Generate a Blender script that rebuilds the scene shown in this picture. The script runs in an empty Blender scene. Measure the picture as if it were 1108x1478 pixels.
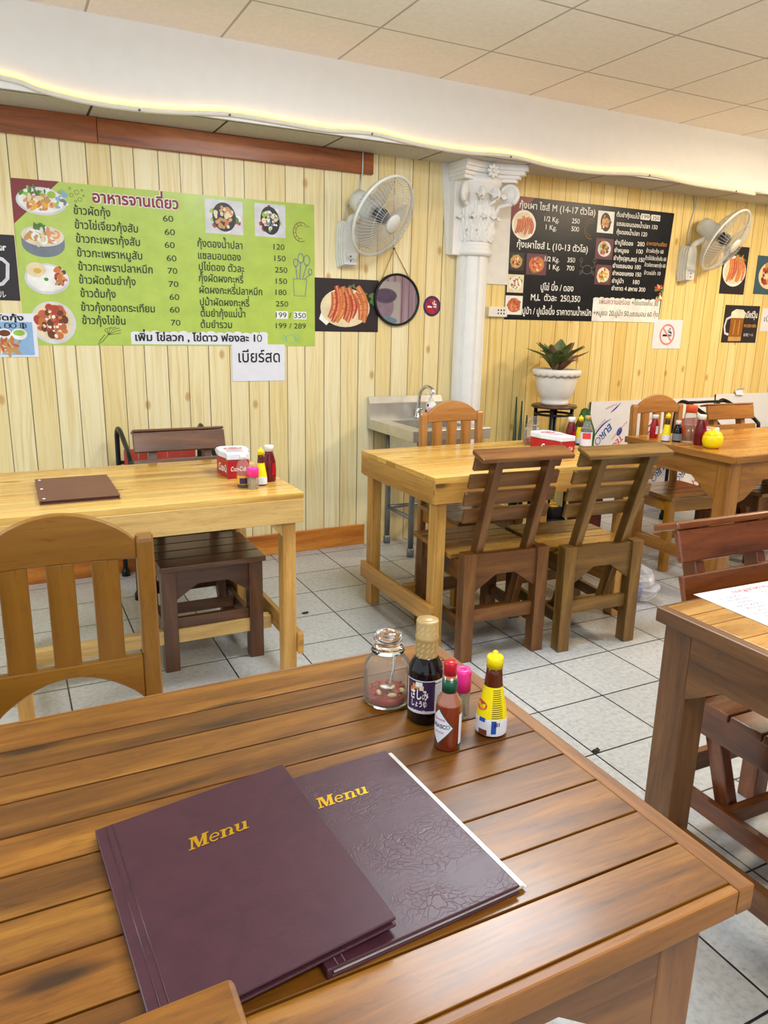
import bpy, bmesh, math, random
import numpy as np
from mathutils import Vector, Matrix
from mathutils.geometry import delaunay_2d_cdt

sc = bpy.context.scene
COL = sc.collection
PI = math.pi
R_ = math.radians

# ------------------------------------------------------------------ camera
CAM_F, YAW, PITCH, ROLL = 1074.91, -0.47026, -0.25185, 0.02157
def set_camera():
    cy, sy, cp, sp = math.cos(YAW), math.sin(YAW), math.cos(PITCH), math.sin(PITCH)
    w = Vector((-sy * cp, cy * cp, sp)); r = Vector((cy, sy, 0)); u = r.cross(w)
    r2 = r * math.cos(ROLL) + u * math.sin(ROLL); u2 = u * math.cos(ROLL) - r * math.sin(ROLL)
    cd = bpy.data.cameras.new('camera'); co = bpy.data.objects.new('camera', cd); COL.objects.link(co)
    cd.sensor_fit = 'VERTICAL'; cd.sensor_height = 24.0; cd.lens = CAM_F / 1478 * 24.0
    cd.clip_start = 0.02
    m = Matrix((( r2.x, u2.x, -w.x, 0), (r2.y, u2.y, -w.y, 0), (r2.z, u2.z, -w.z, 1.365), (0, 0, 0, 1)))
    co.matrix_world = m
    sc.camera = co
set_camera()

# ------------------------------------------------------------------ look, world, lights
sc.view_settings.view_transform = 'Standard'
sc.view_settings.look = 'None'
sc.view_settings.exposure = 0.12
sc.view_settings.gamma = 1.0
sc.view_settings.use_curve_mapping = False
sc.cycles.use_denoising = True
sc.cycles.max_bounces = 10
sc.cycles.transparent_max_bounces = 16
sc.cycles.transmission_bounces = 10
sc.cycles.caustics_reflective = False
sc.cycles.caustics_refractive = False
sc.cycles.sample_clamp_indirect = 8.0

world = bpy.data.worlds.new('daylight'); sc.world = world; world.use_nodes = True
bg = world.node_tree.nodes['Background']
bg.inputs[0].default_value = (0.78, 0.89, 1.0, 1); bg.inputs[1].default_value = 1.2

def area(name, loc, size, power, color, rot=(0, 0, 0)):
    l = bpy.data.lights.new(name, 'AREA'); l.shape = 'RECTANGLE'; l.size, l.size_y = size
    l.energy = power; l.color = color
    o = bpy.data.objects.new(name, l); o.location = loc; o.rotation_euler = rot; COL.objects.link(o)
    return o
COOL = (0.84, 0.93, 1.0); WARM = (1.0, 0.82, 0.56); NEUT = (1.0, 0.93, 0.82)
PANELS = [  # x, y, size x, size y, watts, colour
    (1.55, 2.02, 0.9, 0.45, 34, COOL), (4.75, 2.45, 0.58, 0.58, 42, WARM), (4.45, 0.75, 0.58, 0.58, 38, WARM),
    (-1.5, 1.9, 1.15, 0.5, 32, COOL), (0.6, -0.6, 1.15, 0.5, 30, NEUT)]
CEIL = 2.60
for i, (x, y, sx, sy, p, c) in enumerate(PANELS):
    area('ceiling_lamp', (x, y, CEIL - 0.055), (sx * 0.94, sy * 0.94), p, c)
    l = bpy.data.lights.new('added_ceiling_fill', 'POINT'); l.energy = p * 0.42; l.color = c; l.shadow_soft_size = 0.12  # added bare fill light below each panel, brightens ceiling and bulkhead
    o = bpy.data.objects.new('added_ceiling_fill', l); o.location = (x, y, CEIL - 0.24); COL.objects.link(o)

# ------------------------------------------------------------------ materials
def C(h, a=1.0):
    h = h.lstrip('#'); v = [int(h[i:i + 2], 16) / 255 for i in (0, 2, 4)]
    return tuple((c / 12.92 if c <= 0.04045 else ((c + 0.055) / 1.055) ** 2.4) for c in v) + (a,)

class NT:
    """tiny helper round a node tree"""
    def __init__(s, name):
        s.m = bpy.data.materials.new(name); s.m.use_nodes = True
        s.t = s.m.node_tree; s.p = s.t.nodes['Principled BSDF']
    def n(s, kind, **kw):
        nd = s.t.nodes.new(kind)
        for k, v in kw.items(): setattr(nd, k, v)
        return nd
    def l(s, a, b): s.t.links.new(a, b)
    def val(s, sock, v):
        if hasattr(v, 'links') or hasattr(v, 'is_linked'): s.l(v, sock)
        else: sock.default_value = v
    def math(s, op, a, b=None, c=None, clamp=False):
        nd = s.n('ShaderNodeMath', operation=op); nd.use_clamp = clamp
        s.val(nd.inputs[0], a)
        if b is not None: s.val(nd.inputs[1], b)
        if c is not None: s.val(nd.inputs[2], c)
        return nd.outputs[0]
    def mix(s, fac, a, b, mode='MIX'):
        nd = s.n('ShaderNodeMix', data_type='RGBA', blend_type=mode)
        s.val(nd.inputs[0], fac); s.val(nd.inputs[6], a); s.val(nd.inputs[7], b)
        return nd.outputs[2]
    def ramp(s, fac, stops):
        nd = s.n('ShaderNodeValToRGB'); e = nd.color_ramp.elements
        while len(e) < len(stops): e.new(0.5)
        for i, (p, c) in enumerate(stops): e[i].position = p; e[i].color = c
        s.val(nd.inputs[0], fac); return nd.outputs[0]
    def noise(s, vec, scale=1.0, detail=4.0, rough=0.55, dist=0.0):
        nd = s.n('ShaderNodeTexNoise'); s.l(vec, nd.inputs['Vector'])
        nd.inputs['Scale'].default_value = scale; nd.inputs['Detail'].default_value = detail
        nd.inputs['Roughness'].default_value = rough; nd.inputs['Distortion'].default_value = dist
        return nd.outputs[0]
    def mapping(s, vec, scale=(1, 1, 1), loc=None):
        nd = s.n('ShaderNodeMapping'); s.l(vec, nd.inputs[0]); nd.inputs['Scale'].default_value = scale
        if loc is not None: s.val(nd.inputs['Location'], loc)
        return nd.outputs[0]
    def xyz(s, x, y, z=0.0):
        nd = s.n('ShaderNodeCombineXYZ'); s.val(nd.inputs[0], x); s.val(nd.inputs[1], y); s.val(nd.inputs[2], z)
        return nd.outputs[0]
    def sep(s, v):
        nd = s.n('ShaderNodeSeparateXYZ'); s.l(v, nd.inputs[0]); return nd.outputs
    def bump(s, h, strength=0.2, dist=0.001):
        nd = s.n('ShaderNodeBump'); nd.inputs['Strength'].default_value = strength; nd.inputs['Distance'].default_value = dist
        s.l(h, nd.inputs['Height']); s.l(nd.outputs[0], s.p.inputs['Normal'])
    def set(s, **kw):
        for k, v in kw.items(): s.val(s.p.inputs[k], v)

def plain(name, col, rough=0.5, metal=0.0, coat=0.0, var=0.05, trans=0.0, ior=1.45, emit=None, alpha=None, spec=None):
    k = NT(name)
    tc = k.n('ShaderNodeTexCoord').outputs['Object']
    nz = k.noise(tc, 14.0, 3.0)
    c = C(col) if isinstance(col, str) else col
    d = tuple(x * (1 - var * 2.2) for x in c[:3]) + (1,); b = tuple(min(1, x * (1 + var)) for x in c[:3]) + (1,)
    k.set(**{'Base Color': k.ramp(nz, [(0.3, d), (0.7, b)]), 'Roughness': rough, 'Metallic': metal, 'Coat Weight': coat,
             'Transmission Weight': trans, 'IOR': ior})
    if coat: k.set(**{'Coat Roughness': 0.12})
    if spec is not None: k.set(**{'Specular IOR Level': spec})
    if emit: k.set(**{'Emission Color': C(emit[0]), 'Emission Strength': emit[1]})
    if alpha is not None: k.set(Alpha=alpha)
    return k.m

def wood(name, dark, mid, light, rough=0.35, coat=0.25, vs=11.0, knots=0.0, island=0.35, fine=0.25, blotch=0.0, wear=0.0, us=1.6, pores=0.35):
    k = NT(name)
    uv = k.n('ShaderNodeTexCoord').outputs['UV']
    rnd = k.n('ShaderNodeNewGeometry').outputs['Random Per Island']
    off = k.xyz(k.math('MULTIPLY', rnd, 37.0), k.math('MULTIPLY', rnd, 91.0), 0.0)
    ad = k.n('ShaderNodeVectorMath', operation='ADD'); k.l(uv, ad.inputs[0]); k.l(off, ad.inputs[1]); v = ad.outputs[0]
    warp = k.noise(k.mapping(v, (1.1, 5.0, 1)), 1.0, 2.0)
    u_, v_, _ = k.sep(v)
    vv = k.math('ADD', v_, k.math('MULTIPLY', warp, 0.05))
    g = k.noise(k.xyz(k.math('MULTIPLY', u_, us), k.math('MULTIPLY', vv, vs * 2.0)), 1.0, 6.0, 0.66, 0.45)
    col = k.ramp(g, [(0.30, C(dark)), (0.50, C(mid)), (0.72, C(light))])
    f = k.noise(k.xyz(k.math('MULTIPLY', u_, 7.0), k.math('MULTIPLY', vv, 210.0)), 1.0, 3.0, 0.6)
    fm = k.math('ADD', k.math('MULTIPLY', k.math('SUBTRACT', f, 0.5), fine * 2.2), 1.0)
    md = k.noise(k.xyz(k.math('MULTIPLY', u_, 16.0), k.math('MULTIPLY', vv, 120.0)), 1.0, 4.0, 0.65, 0.6)
    pm = k.ramp(md, [(0.56, (1, 1, 1, 1)), (0.72, (1 - pores,) * 3 + (1,))])
    col = k.mix(1.0, col, pm, 'MULTIPLY')
    iv = k.math('ADD', k.math('MULTIPLY', k.math('SUBTRACT', rnd, 0.5), island), 1.0)
    tot = k.math('MULTIPLY', fm, iv)
    if blotch:
        b = k.noise(k.mapping(v, (3.0, 9.0, 1)), 1.0, 4.0, 0.6)
        bm_ = k.ramp(b, [(0.30, (1 - blotch,) * 3 + (1,)), (0.55, (1, 1, 1, 1))])
        col = k.mix(1.0, col, bm_, 'MULTIPLY')
    col = k.mix(1.0, col, k.xyz(tot, tot, tot), 'MULTIPLY')
    if knots:
        vo = k.n('ShaderNodeTexVoronoi', voronoi_dimensions='2D'); k.l(k.mapping(v, (2.6, 8.5, 1)), vo.inputs['Vector']); vo.inputs['Scale'].default_value = 1.0
        r0 = k.sep(vo.outputs['Color'])[0]
        on = k.math('GREATER_THAN', r0, 1.0 - knots)
        ds = k.math('ADD', vo.outputs['Distance'], k.math('MULTIPLY', k.math('SUBTRACT', g, 0.5), 0.12))
        kk = k.n('ShaderNodeMapRange'); k.l(ds, kk.inputs[0]); kk.inputs[1].default_value = 0.05; kk.inputs[2].default_value = 0.15
        kk.inputs[3].default_value = 0.85; kk.inputs[4].default_value = 0.0
        dk = tuple(c * 0.28 for c in C(dark)[:3]) + (1,)
        col = k.mix(k.math('MULTIPLY', on, kk.outputs[0]), col, dk)
    if wear:
        w = k.noise(k.mapping(v, (22.0, 60.0, 1)), 1.0, 3.0, 0.7)
        wm = k.ramp(w, [(0.66, (0, 0, 0, 1)), (0.76, (wear,) * 3 + (1,))])
        col = k.mix(wm, col, C(light))
    k.set(**{'Base Color': col, 'Coat Weight': coat, 'Coat Roughness': 0.14})
    rr = k.math('ADD', k.math('MULTIPLY', g, 0.18), rough - 0.09)
    k.set(Roughness=rr)
    k.bump(f, 0.10, 0.0006)
    return k.m

M = {}
M['fg_wood'] = wood('varnished_teak', '#432607', '#764810', '#9C6A20', 0.38, 0.12, 7, 0.20, 0.42, 0.34, 0.34, 0.45, pores=.45)
M['fg_edge'] = wood('varnished_teak_edge', '#5A3610', '#82501A', '#A06C28', 0.42, 0.05, 10, 0.05, 0.25, 0.22, 0.15, 0.3)
M['fg_frame'] = wood('table_frame_wood', '#52321A', '#734926', '#8E6236', 0.45, 0.05, 9, 0.06, 0.3, 0.2, 0.15)
M['pine'] = wood('varnished_pine', '#9E6C24', '#D0A04A', '#E6C272', 0.28, 0.30, 8, 0.22, 0.24, 0.20, 0.14, us=.55, pores=.25)
M['pine_raw'] = wood('pale_pine_board', '#A98246', '#CDA866', '#DFC184', 0.45, 0.08, 6, 0.14, 0.25, 0.20, us=.8, pores=.25)
M['pine_frame'] = wood('knotty_pine_frame', '#8A5E26', '#B5843C', '#CFA056', 0.42, 0.08, 7, 0.26, 0.25, 0.22, .12, us=.8, pores=.3)
M['chair_brown'] = wood('chair_brown_wood', '#452910', '#6A4019', '#875A28', 0.40, 0.1, 9, 0.08, 0.35, 0.2, 0.2)
M['chair_olive'] = wood('chair_olive_wood', '#4C3413', '#6F4E1D', '#8E692E', 0.42, 0.1, 9, 0.08, 0.35, 0.2, 0.25)
M['chair_seat'] = wood('chair_seat_wood', '#5E3E16', '#8A6026', '#A97E3A', 0.28, 0.35, 9, 0.06, 0.3, 0.2, 0.15)
M['chair_dark'] = wood('dark_chair_wood', '#362012', '#52321C', '#6A4428', 0.36, 0.18, 9, 0.05, 0.25, 0.2, 0.15)
M['chair_red'] = wood('reddish_chair_wood', '#53280F', '#763E1B', '#8E5228', 0.25, 0.45, 7, 0.05, 0.2, 0.14, 0.1)
M['ochre'] = wood('ochre_painted_wood', '#7C5006', '#8C5C08', '#9C6C14', 0.40, 0.15, 7, 0.0, 0.08, 0.10, 0.0, 0.12)
M['ochre_pale'] = wood('ochre_chair_wood', '#8A5A1E', '#A9733A', '#BD8A50', 0.30, 0.35, 7, 0.0, 0.1, 0.12)
M['ochre_leg'] = wood('ochre_leg_wood', '#8C5A10', '#A36F18', '#B88428', 0.34, 0.25, 7, 0.0, 0.15, 0.12)
M['rear_top'] = wood('rear_table_top_wood', '#8E5622', '#BB8036', '#D09848', 0.26, 0.35, 8, 0.08, 0.25, 0.15)
M['rear_frame'] = wood('rear_table_frame_wood', '#6A4018', '#8C5C26', '#A27032', 0.38, 0.2, 8, 0.08, 0.2, 0.16)
M['right_frame'] = wood('right_table_frame_wood', '#442A14', '#644122', '#7E5630', 0.42, 0.08, 8, 0.06, 0.2, 0.18)
M['right_top'] = wood('right_table_top_wood', '#8E5C20', '#B4803A', '#CFA054', 0.28, 0.35, 8, 0.08, 0.3, 0.2)
M['trim'] = wood('crown_board_wood', '#542408', '#96501C', '#B87034', 0.42, 0.08, 5, 0.06, 0.12, 0.24, us=.9)
M['skirt'] = wood('skirting_wood', '#7A3A0C', '#BE6E1E', '#DA923C', 0.36, 0.15, 5, 0.12, 0.15, 0.24, us=.9)

M['white_plastic'] = plain('white_plastic', '#E8E6E0', 0.35, var=0.02)
M['white_paint'] = plain('white_gloss_paint', '#ECEAE5', 0.45, var=0.012)
M['plaster'] = plain('white_plaster', '#E2DFD6', 0.6, var=0.03)
M['paper'] = plain('white_paper', '#E4E3EA', 0.55, var=0.02)
M['board_white'] = plain('plain_white_board', '#E2E1E6', 0.45, var=0.012)
M['black'] = plain('black_print', '#17171B', 0.4, var=0.05)
M['ink'] = plain('dark_green_ink', '#1F3A22', 0.5, var=0.05)
M['inkdark'] = plain('near_black_ink', '#1E1E22', 0.5, var=0.05)
M['green'] = plain('lime_green_print', '#B4CA58', 0.28, var=0.04)
M['maroon_ink'] = plain('maroon_ink', '#8C2A3A', 0.45, var=0.05)
M['maroon'] = plain('maroon_print', '#7E2226', 0.3, var=0.05)
M['blackboard'] = plain('glossy_black_print', '#15171D', 0.34, var=0.2, spec=.35)
M['white_ink'] = plain('white_ink', '#F1F0EC', 0.5, var=0.01)
M['orange_ink'] = plain('orange_ink', '#D99A46', 0.5, var=0.02)
M['grey_ink'] = plain('grey_ink', '#6B6A6E', 0.5, var=0.02)
M['blue_ink'] = plain('blue_ink', '#1F4FA8', 0.5, var=0.02)
M['red_ink'] = plain('red_ink', '#D2453C', 0.5, var=0.03)
M['pink_ink'] = plain('pink_ink', '#D98A8C', 0.5, var=0.03)
M['olive_ink'] = plain('olive_line_ink', '#6E7A33', 0.5, var=0.02)
M['brown_ink'] = plain('brown_line_ink', '#8A6A34', 0.5, var=0.02)
M['violet_ink'] = plain('violet_line_ink', '#6A6FA0', 0.5, var=0.02)
M['teal_ink'] = plain('teal_line_ink', '#7FBFA8', 0.5, var=0.02)
M['gold'] = plain('gold_foil', '#D9A92A', 0.32, 0.75, var=0.05)
M['black_metal'] = plain('black_painted_metal', '#16181A', 0.35, 0.3, var=0.1)
M['steel'] = plain('brushed_steel', '#D2D0CA', 0.38, 0.85, var=0.05)
M['steel_tube'] = plain('galvanised_tube', '#8E9298', 0.35, 0.8, var=0.08)
M['chrome'] = plain('chrome', '#C8C8C8', 0.08, 1.0, var=0.02)
M['red_vinyl'] = plain('red_board', '#A83A30', 0.42, var=0.08)
M['fan_white'] = plain('fan_white_plastic', '#DCDDD6', 0.35, var=0.02)
M['fan_wire'] = plain('fan_wire_grey', '#C6C7C4', 0.35, var=0.02)
M['fan_blade'] = plain('fan_blade_grey', '#AEB0B2', 0.3, var=0.03, alpha=0.5)
M['fan_hub'] = plain('fan_hub_grey', '#4A4C55', 0.4, var=0.05)
M['mirror'] = plain('mirror_glass', '#E8E8EA', 0.02, 1.0, var=0.0)
def thin_clear(name, tint, body=0.0, rough=0.03, gain=1.0):
    """thin walled clear glass or plastic: see-through with Fresnel reflections"""
    k = NT(name); n = k.t.nodes; out = n['Material Output']
    tr = k.n('ShaderNodeBsdfTransparent'); tr.inputs[0].default_value = C(tint)
    gl = k.n('ShaderNodeBsdfGlossy'); gl.inputs['Roughness'].default_value = rough
    fr = k.n('ShaderNodeLayerWeight'); fr.inputs['Blend'].default_value = 0.12
    nz = k.noise(k.n('ShaderNodeTexCoord').outputs['Object'], 30.0, 2.0)
    mx = k.n('ShaderNodeMixShader'); k.l(k.math('MULTIPLY', fr.outputs['Fresnel'], gain, clamp=True), mx.inputs[0]); k.l(tr.outputs[0], mx.inputs[1]); k.l(gl.outputs[0], mx.inputs[2])
    if body:
        df = k.n('ShaderNodeBsdfDiffuse'); df.inputs[0].default_value = C('#F4F2EE')
        m2 = k.n('ShaderNodeMixShader'); k.l(k.math('ADD', body * .8, k.math('MULTIPLY', nz, body * .4)), m2.inputs[0]); k.l(mx.outputs[0], m2.inputs[1]); k.l(df.outputs[0], m2.inputs[2]); mx = m2
    k.l(mx.outputs[0], out.inputs['Surface']); return k.m
M['glass'] = thin_clear('clear_glass', '#FAFBFA', 0.07, 0.02, .8)
M['glass_solid'] = plain('solid_glass', '#FFFFFF', 0.02, var=0.0, trans=1.0, ior=1.45)
M['clear_plastic'] = thin_clear('clear_plastic', '#FAFAF8', 0.10, 0.08, .5)
M['bag'] = plain('translucent_bag', '#EDE9EE', 0.25, var=0.05, alpha=0.45)
M['soy'] = plain('soy_dark_liquid', '#120A0C', 0.08, var=0.05)
M['soy_foil'] = plain('tan_foil', '#B79A63', 0.4, 0.15, var=0.10)
M['foil_line'] = plain('pale_foil_print', '#E2D3A8', 0.4, var=0.02)
M['purple'] = plain('purple_label', '#3B2452', 0.4, var=0.08)
M['label_white'] = plain('label_white', '#DDE0EC', 0.4, var=0.02)
M['tab_red'] = plain('pepper_sauce', '#7E3016', 0.10, var=0.08, coat=0.6)
M['tab_neck'] = plain('pepper_sauce_glass', '#A0644A', 0.08, var=0.05, coat=0.8)
M['red_cap'] = plain('red_cap', '#C01A2E', 0.3, var=0.04)
M['green_band'] = plain('green_neck_band', '#0E4F38', 0.3, var=0.05)
M['pink'] = plain('hot_pink_plastic', '#F0359A', 0.3, var=0.02)
M['toothpick'] = plain('toothpick_wood', '#D9C79A', 0.6, var=0.08)
M['yellow'] = plain('yellow_plastic', '#F1DC10', 0.28, var=0.03)
M['amber'] = plain('amber_liquid', '#5A2408', 0.1, var=0.1)
M['amber_light'] = plain('amber_glass_band', '#A5651A', 0.1, var=0.1)
M['ketchup'] = plain('ketchup', '#6A1018', 0.16, var=0.08)
M['ketchup_red'] = plain('bright_ketchup', '#A81420', 0.2, var=0.08)
M['chili_orange'] = plain('chili_vinegar', '#A85A24', 0.15, var=0.15)
M['orange_label'] = plain('orange_label', '#E0562A', 0.35, var=0.03)
M['coke_red'] = plain('red_tin', '#B02028', 0.3, var=0.03)
M['tin_white'] = plain('white_tin_lid', '#DDE2EC', 0.3, var=0.02)
M['chili_flake'] = plain('chili_pieces', '#B0301A', 0.4, var=0.2)
M['peanut'] = plain('garlic_pieces', '#D8C088', 0.4, var=0.1)
M['leaf'] = plain('leaf_green', '#6E7E48', 0.4, var=0.2)
M['leaf_red'] = plain('leaf_reddish', '#A67A60', 0.4, var=0.25)
M['cactus'] = plain('cactus_green', '#2E6A28', 0.45, var=0.2)
M['snake'] = plain('dark_green_stalk', '#2C4A34', 0.4, var=0.2)
M['pot_white'] = plain('white_pot', '#E6E0D6', 0.4, var=0.02)
M['soil'] = plain('soil', '#3A2A1C', 0.9, var=0.3)
M['terracotta'] = plain('brown_red_planter', '#5C2420', 0.5, var=0.1)
M['soap_pink'] = plain('pink_soap_label', '#E59AA4', 0.35, var=0.03)
M['led'] = plain('warm_led_strip', '#FFE9B0', 0.5, var=0.0, emit=('#FFB338', 8.0))
M['led_carrier'] = plain('led_white_channel', '#E8E2D4', 0.5, var=0.02)
M['lamp'] = plain('lamp_diffuser', '#FFFFFF', 0.5, var=0.0, emit=('#FFFFFF', 3.0))
M['pages'] = plain('silver_page_edges', '#D4D0CC', 0.35, 0.25, var=0.12)
M['menu_brown'] = plain('brown_menu_cover', '#6E4034', 0.42, var=0.06)
M['menu_dark'] = plain('dark_menu_edge', '#33201F', 0.5, var=0.1)
M['grey_sticker'] = plain('purple_sticker', '#4A2A5E', 0.4, var=0.05)
M['socket'] = plain('socket_ivory', '#E4E0D4', 0.4, var=0.02)
M['void'] = plain('socket_hole', '#202020', 0.7, var=0.0)
M['string'] = plain('hanging_cord', '#B89A5A', 0.8, var=0.1)
for nm, cc in dict(f_orange='#D0783A', f_red='#B4402C', f_cream='#EAD8B0', f_white='#F2EFE8', f_green='#4E8A2E', f_lime='#9CC24A',
                   f_pinkorange='#E39A70', f_brown='#6E3A1E', f_tan='#C9995C', f_dark='#2A2226', f_yellow='#E8B23A', f_blue='#8FB4D8',
                   f_grey='#79808A', f_shrimp='#C4643C', f_shrimp2='#DE9468', f_beer='#9A5E18', f_foam='#EFE2C8', f_pale='#D8D6DA',
                   f_lilac='#B9A6C4', f_violet='#7C6A92', f_teal='#3E5A66', f_plum='#6A3A4A').items():
    M[nm] = plain(nm.replace('f_', 'print_'), cc, 0.4, var=0.08)

def leather(name, col, dark, strength):
    k = NT(name)
    tc = k.n('ShaderNodeTexCoord').outputs['Object']
    wx = k.n('ShaderNodeTexNoise'); k.l(tc, wx.inputs['Vector']); wx.inputs['Scale'].default_value = 22.0; wx.inputs['Detail'].default_value = 3.0
    wv = k.n('ShaderNodeVectorMath', operation='MULTIPLY_ADD'); k.l(wx.outputs['Color'], wv.inputs[0]); wv.inputs[1].default_value = (.055, .055, .0); k.l(tc, wv.inputs[2])
    vo = k.n('ShaderNodeTexVoronoi', feature='DISTANCE_TO_EDGE'); k.l(k.mapping(wv.outputs[0], (60, 95, 20)), vo.inputs['Vector']); vo.inputs['Scale'].default_value = 1.5
    nz = k.noise(tc, 26.0, 6.0, 0.65, 1.0)
    crease = k.n('ShaderNodeMapRange'); k.l(vo.outputs['Distance'], crease.inputs[0]); crease.inputs[2].default_value = 0.09
    big = k.noise(k.mapping(tc, (9, 16, 9)), 1.0, 3.0)
    amt = k.ramp(big, [(0.42, (0.06,) * 3 + (1,)), (0.62, (1, 1, 1, 1))])
    hgt = k.math('ADD', k.math('MULTIPLY', k.math('MULTIPLY', crease.outputs[0], amt), 0.8), k.math('MULTIPLY', k.noise(tc, 300.0, 3.0), 0.35))
    k.set(**{'Base Color': k.ramp(nz, [(0.3, C(dark)), (0.7, C(col))]), 'Roughness': 0.40, 'Specular IOR Level': 0.45})
    k.bump(hgt, strength, 0.0012)
    return k.m
M['leather'] = leather('creased_maroon_leatherette', '#46222E', '#3A1B28', .19)
M['leather_smooth'] = leather('maroon_leatherette', '#46222E', '#3A1B28', .06)

def wall_paper():
    k = NT('plank_wallpaper')
    tc = k.n('ShaderNodeTexCoord').outputs['Object']
    x, y, z = k.sep(tc)
    right = k.math('GREATER_THAN', x, 2.60)
    per = k.math('ADD', 0.1104, k.math('MULTIPLY', right, 0.1062 - 0.1104))
    x0 = k.math('ADD', 0.0035, k.math('MULTIPLY', right, 3.432))
    q = k.math('DIVIDE', k.math('SUBTRACT', x, x0), per)
    wob = k.math('MULTIPLY', k.math('SINE', k.math('MULTIPLY', q, 2.4)), 0.035)
    q = k.math('ADD', q, wob)
    idn = k.math('FLOOR', q); fr = k.math('FRACT', q)
    d = k.math('MULTIPLY', k.math('MINIMUM', fr, k.math('SUBTRACT', 1.0, fr)), per)
    wn = k.n('ShaderNodeTexWhiteNoise', noise_dimensions='1D'); k.l(idn, wn.inputs['W'])
    rid = wn.outputs['Value']
    gx = k.math('ADD', k.math('MULTIPLY', x, 1.0), k.math('MULTIPLY', rid, 17.0))
    zz = k.math('ADD', z, k.math('MULTIPLY', rid, 9.0))
    wv = k.noise(k.xyz(k.math('MULTIPLY', gx, 9.0), k.math('MULTIPLY', zz, 1.4)), 1.0, 2.0)
    g = k.noise(k.xyz(k.math('ADD', k.math('MULTIPLY', gx, 62.0), k.math('MULTIPLY', wv, 5.0)), k.math('MULTIPLY', zz, 1.3)), 1.0, 4.0, 0.6, 0.4)
    f = k.noise(k.xyz(k.math('MULTIPLY', gx, 420.0), k.math('MULTIPLY', zz, 6.0)), 1.0, 2.0)
    base = k.ramp(g, [(0.28, C('#DEC58C')), (0.48, C('#EDDFB0')), (0.68, C('#F2E8C4'))])
    tone = k.mix(rid, C('#F6ECD2'), C('#FFFFFF'))
    base = k.mix(1.0, base, tone, 'MULTIPLY')
    base = k.mix(k.math('MULTIPLY', k.math('SUBTRACT', f, 0.45, clamp=True), 0.5), base, C('#C49A50'))
    vo = k.n('ShaderNodeTexVoronoi', voronoi_dimensions='2D'); k.l(k.xyz(k.math('MULTIPLY', x, 4.5), k.math('MULTIPLY', z, 2.6)), vo.inputs['Vector']); vo.inputs['Scale'].default_value = 1.0
    on = k.math('GREATER_THAN', k.sep(vo.outputs['Color'])[0], 0.55)
    kk = k.n('ShaderNodeMapRange'); k.l(vo.outputs['Distance'], kk.inputs[0]); kk.inputs[1].default_value = 0.035; kk.inputs[2].default_value = 0.085; kk.inputs[3].default_value = 0.7; kk.inputs[4].default_value = 0
    base = k.mix(k.math('MULTIPLY', on, kk.outputs[0]), base, C('#B9853A'))
    base = k.mix(k.math('MULTIPLY', right, 0.75), base, k.mix(1.0, base, C('#FFF0C0'), 'MULTIPLY'))
    line = k.math('LESS_THAN', d, 0.0021)
    lc = k.mix(right, C('#4E3C22'), C('#8A6228'))
    base = k.mix(k.math('MULTIPLY', line, 0.92), base, lc)
    k.set(**{'Base Color': base, 'Roughness': 0.42})
    return k.m
M['wall'] = wall_paper()

def floor_tiles():
    k = NT('grey_floor_tiles')
    tc = k.n('ShaderNodeTexCoord').outputs['Object']
    x, y, z = k.sep(tc)
    qx = k.math('DIVIDE', k.math('SUBTRACT', x, 1.921), 0.3025); qy = k.math('DIVIDE', k.math('SUBTRACT', y, 2.208), 0.295)
    fx, fy = k.math('FRACT', qx), k.math('FRACT', qy)
    dx = k.math('MULTIPLY', k.math('MINIMUM', fx, k.math('SUBTRACT', 1.0, fx)), 0.3025)
    dy = k.math('MULTIPLY', k.math('MINIMUM', fy, k.math('SUBTRACT', 1.0, fy)), 0.295)
    wob = k.math('MULTIPLY', k.noise(tc, 40.0, 2.0), 0.0012)
    d = k.math('ADD', k.math('MINIMUM', dx, dy), wob)
    wn = k.n('ShaderNodeTexWhiteNoise', noise_dimensions='2D'); k.l(k.xyz(k.math('FLOOR', qx), k.math('FLOOR', qy)), wn.inputs['Vector'])
    n1 = k.noise(tc, 55.0, 5.0, 0.65); n2 = k.noise(tc, 5.0, 3.0)
    base = k.ramp(n1, [(0.32, C('#AAAAA8')), (0.52, C('#BEBEBC')), (0.70, C('#C8C8C6'))])
    t = k.math('ADD', 0.90, k.math('MULTIPLY', wn.outputs['Value'], 0.10))
    t2 = k.math('ADD', 0.90, k.math('MULTIPLY', n2, 0.2))
    tt = k.math('MULTIPLY', t, t2)
    base = k.mix(1.0, base, k.xyz(tt, tt, tt), 'MULTIPLY')
    sp = k.noise(tc, 24.0, 2.0, 0.5)
    base = k.mix(k.math('MULTIPLY', k.math('GREATER_THAN', sp, 0.775), 0.5), base, C('#55504A'))
    line = k.math('LESS_THAN', d, 0.0036)
    base = k.mix(line, base, C('#1E2226'))
    k.set(**{'Base Color': base, 'Roughness': k.math('ADD', 0.20, k.math('MULTIPLY', n1, 0.22)), 'Specular IOR Level': 0.5})
    k.bump(k.math('SUBTRACT', 1.0, line), 0.4, 0.001)
    return k.m
M['floor'] = floor_tiles()

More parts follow.
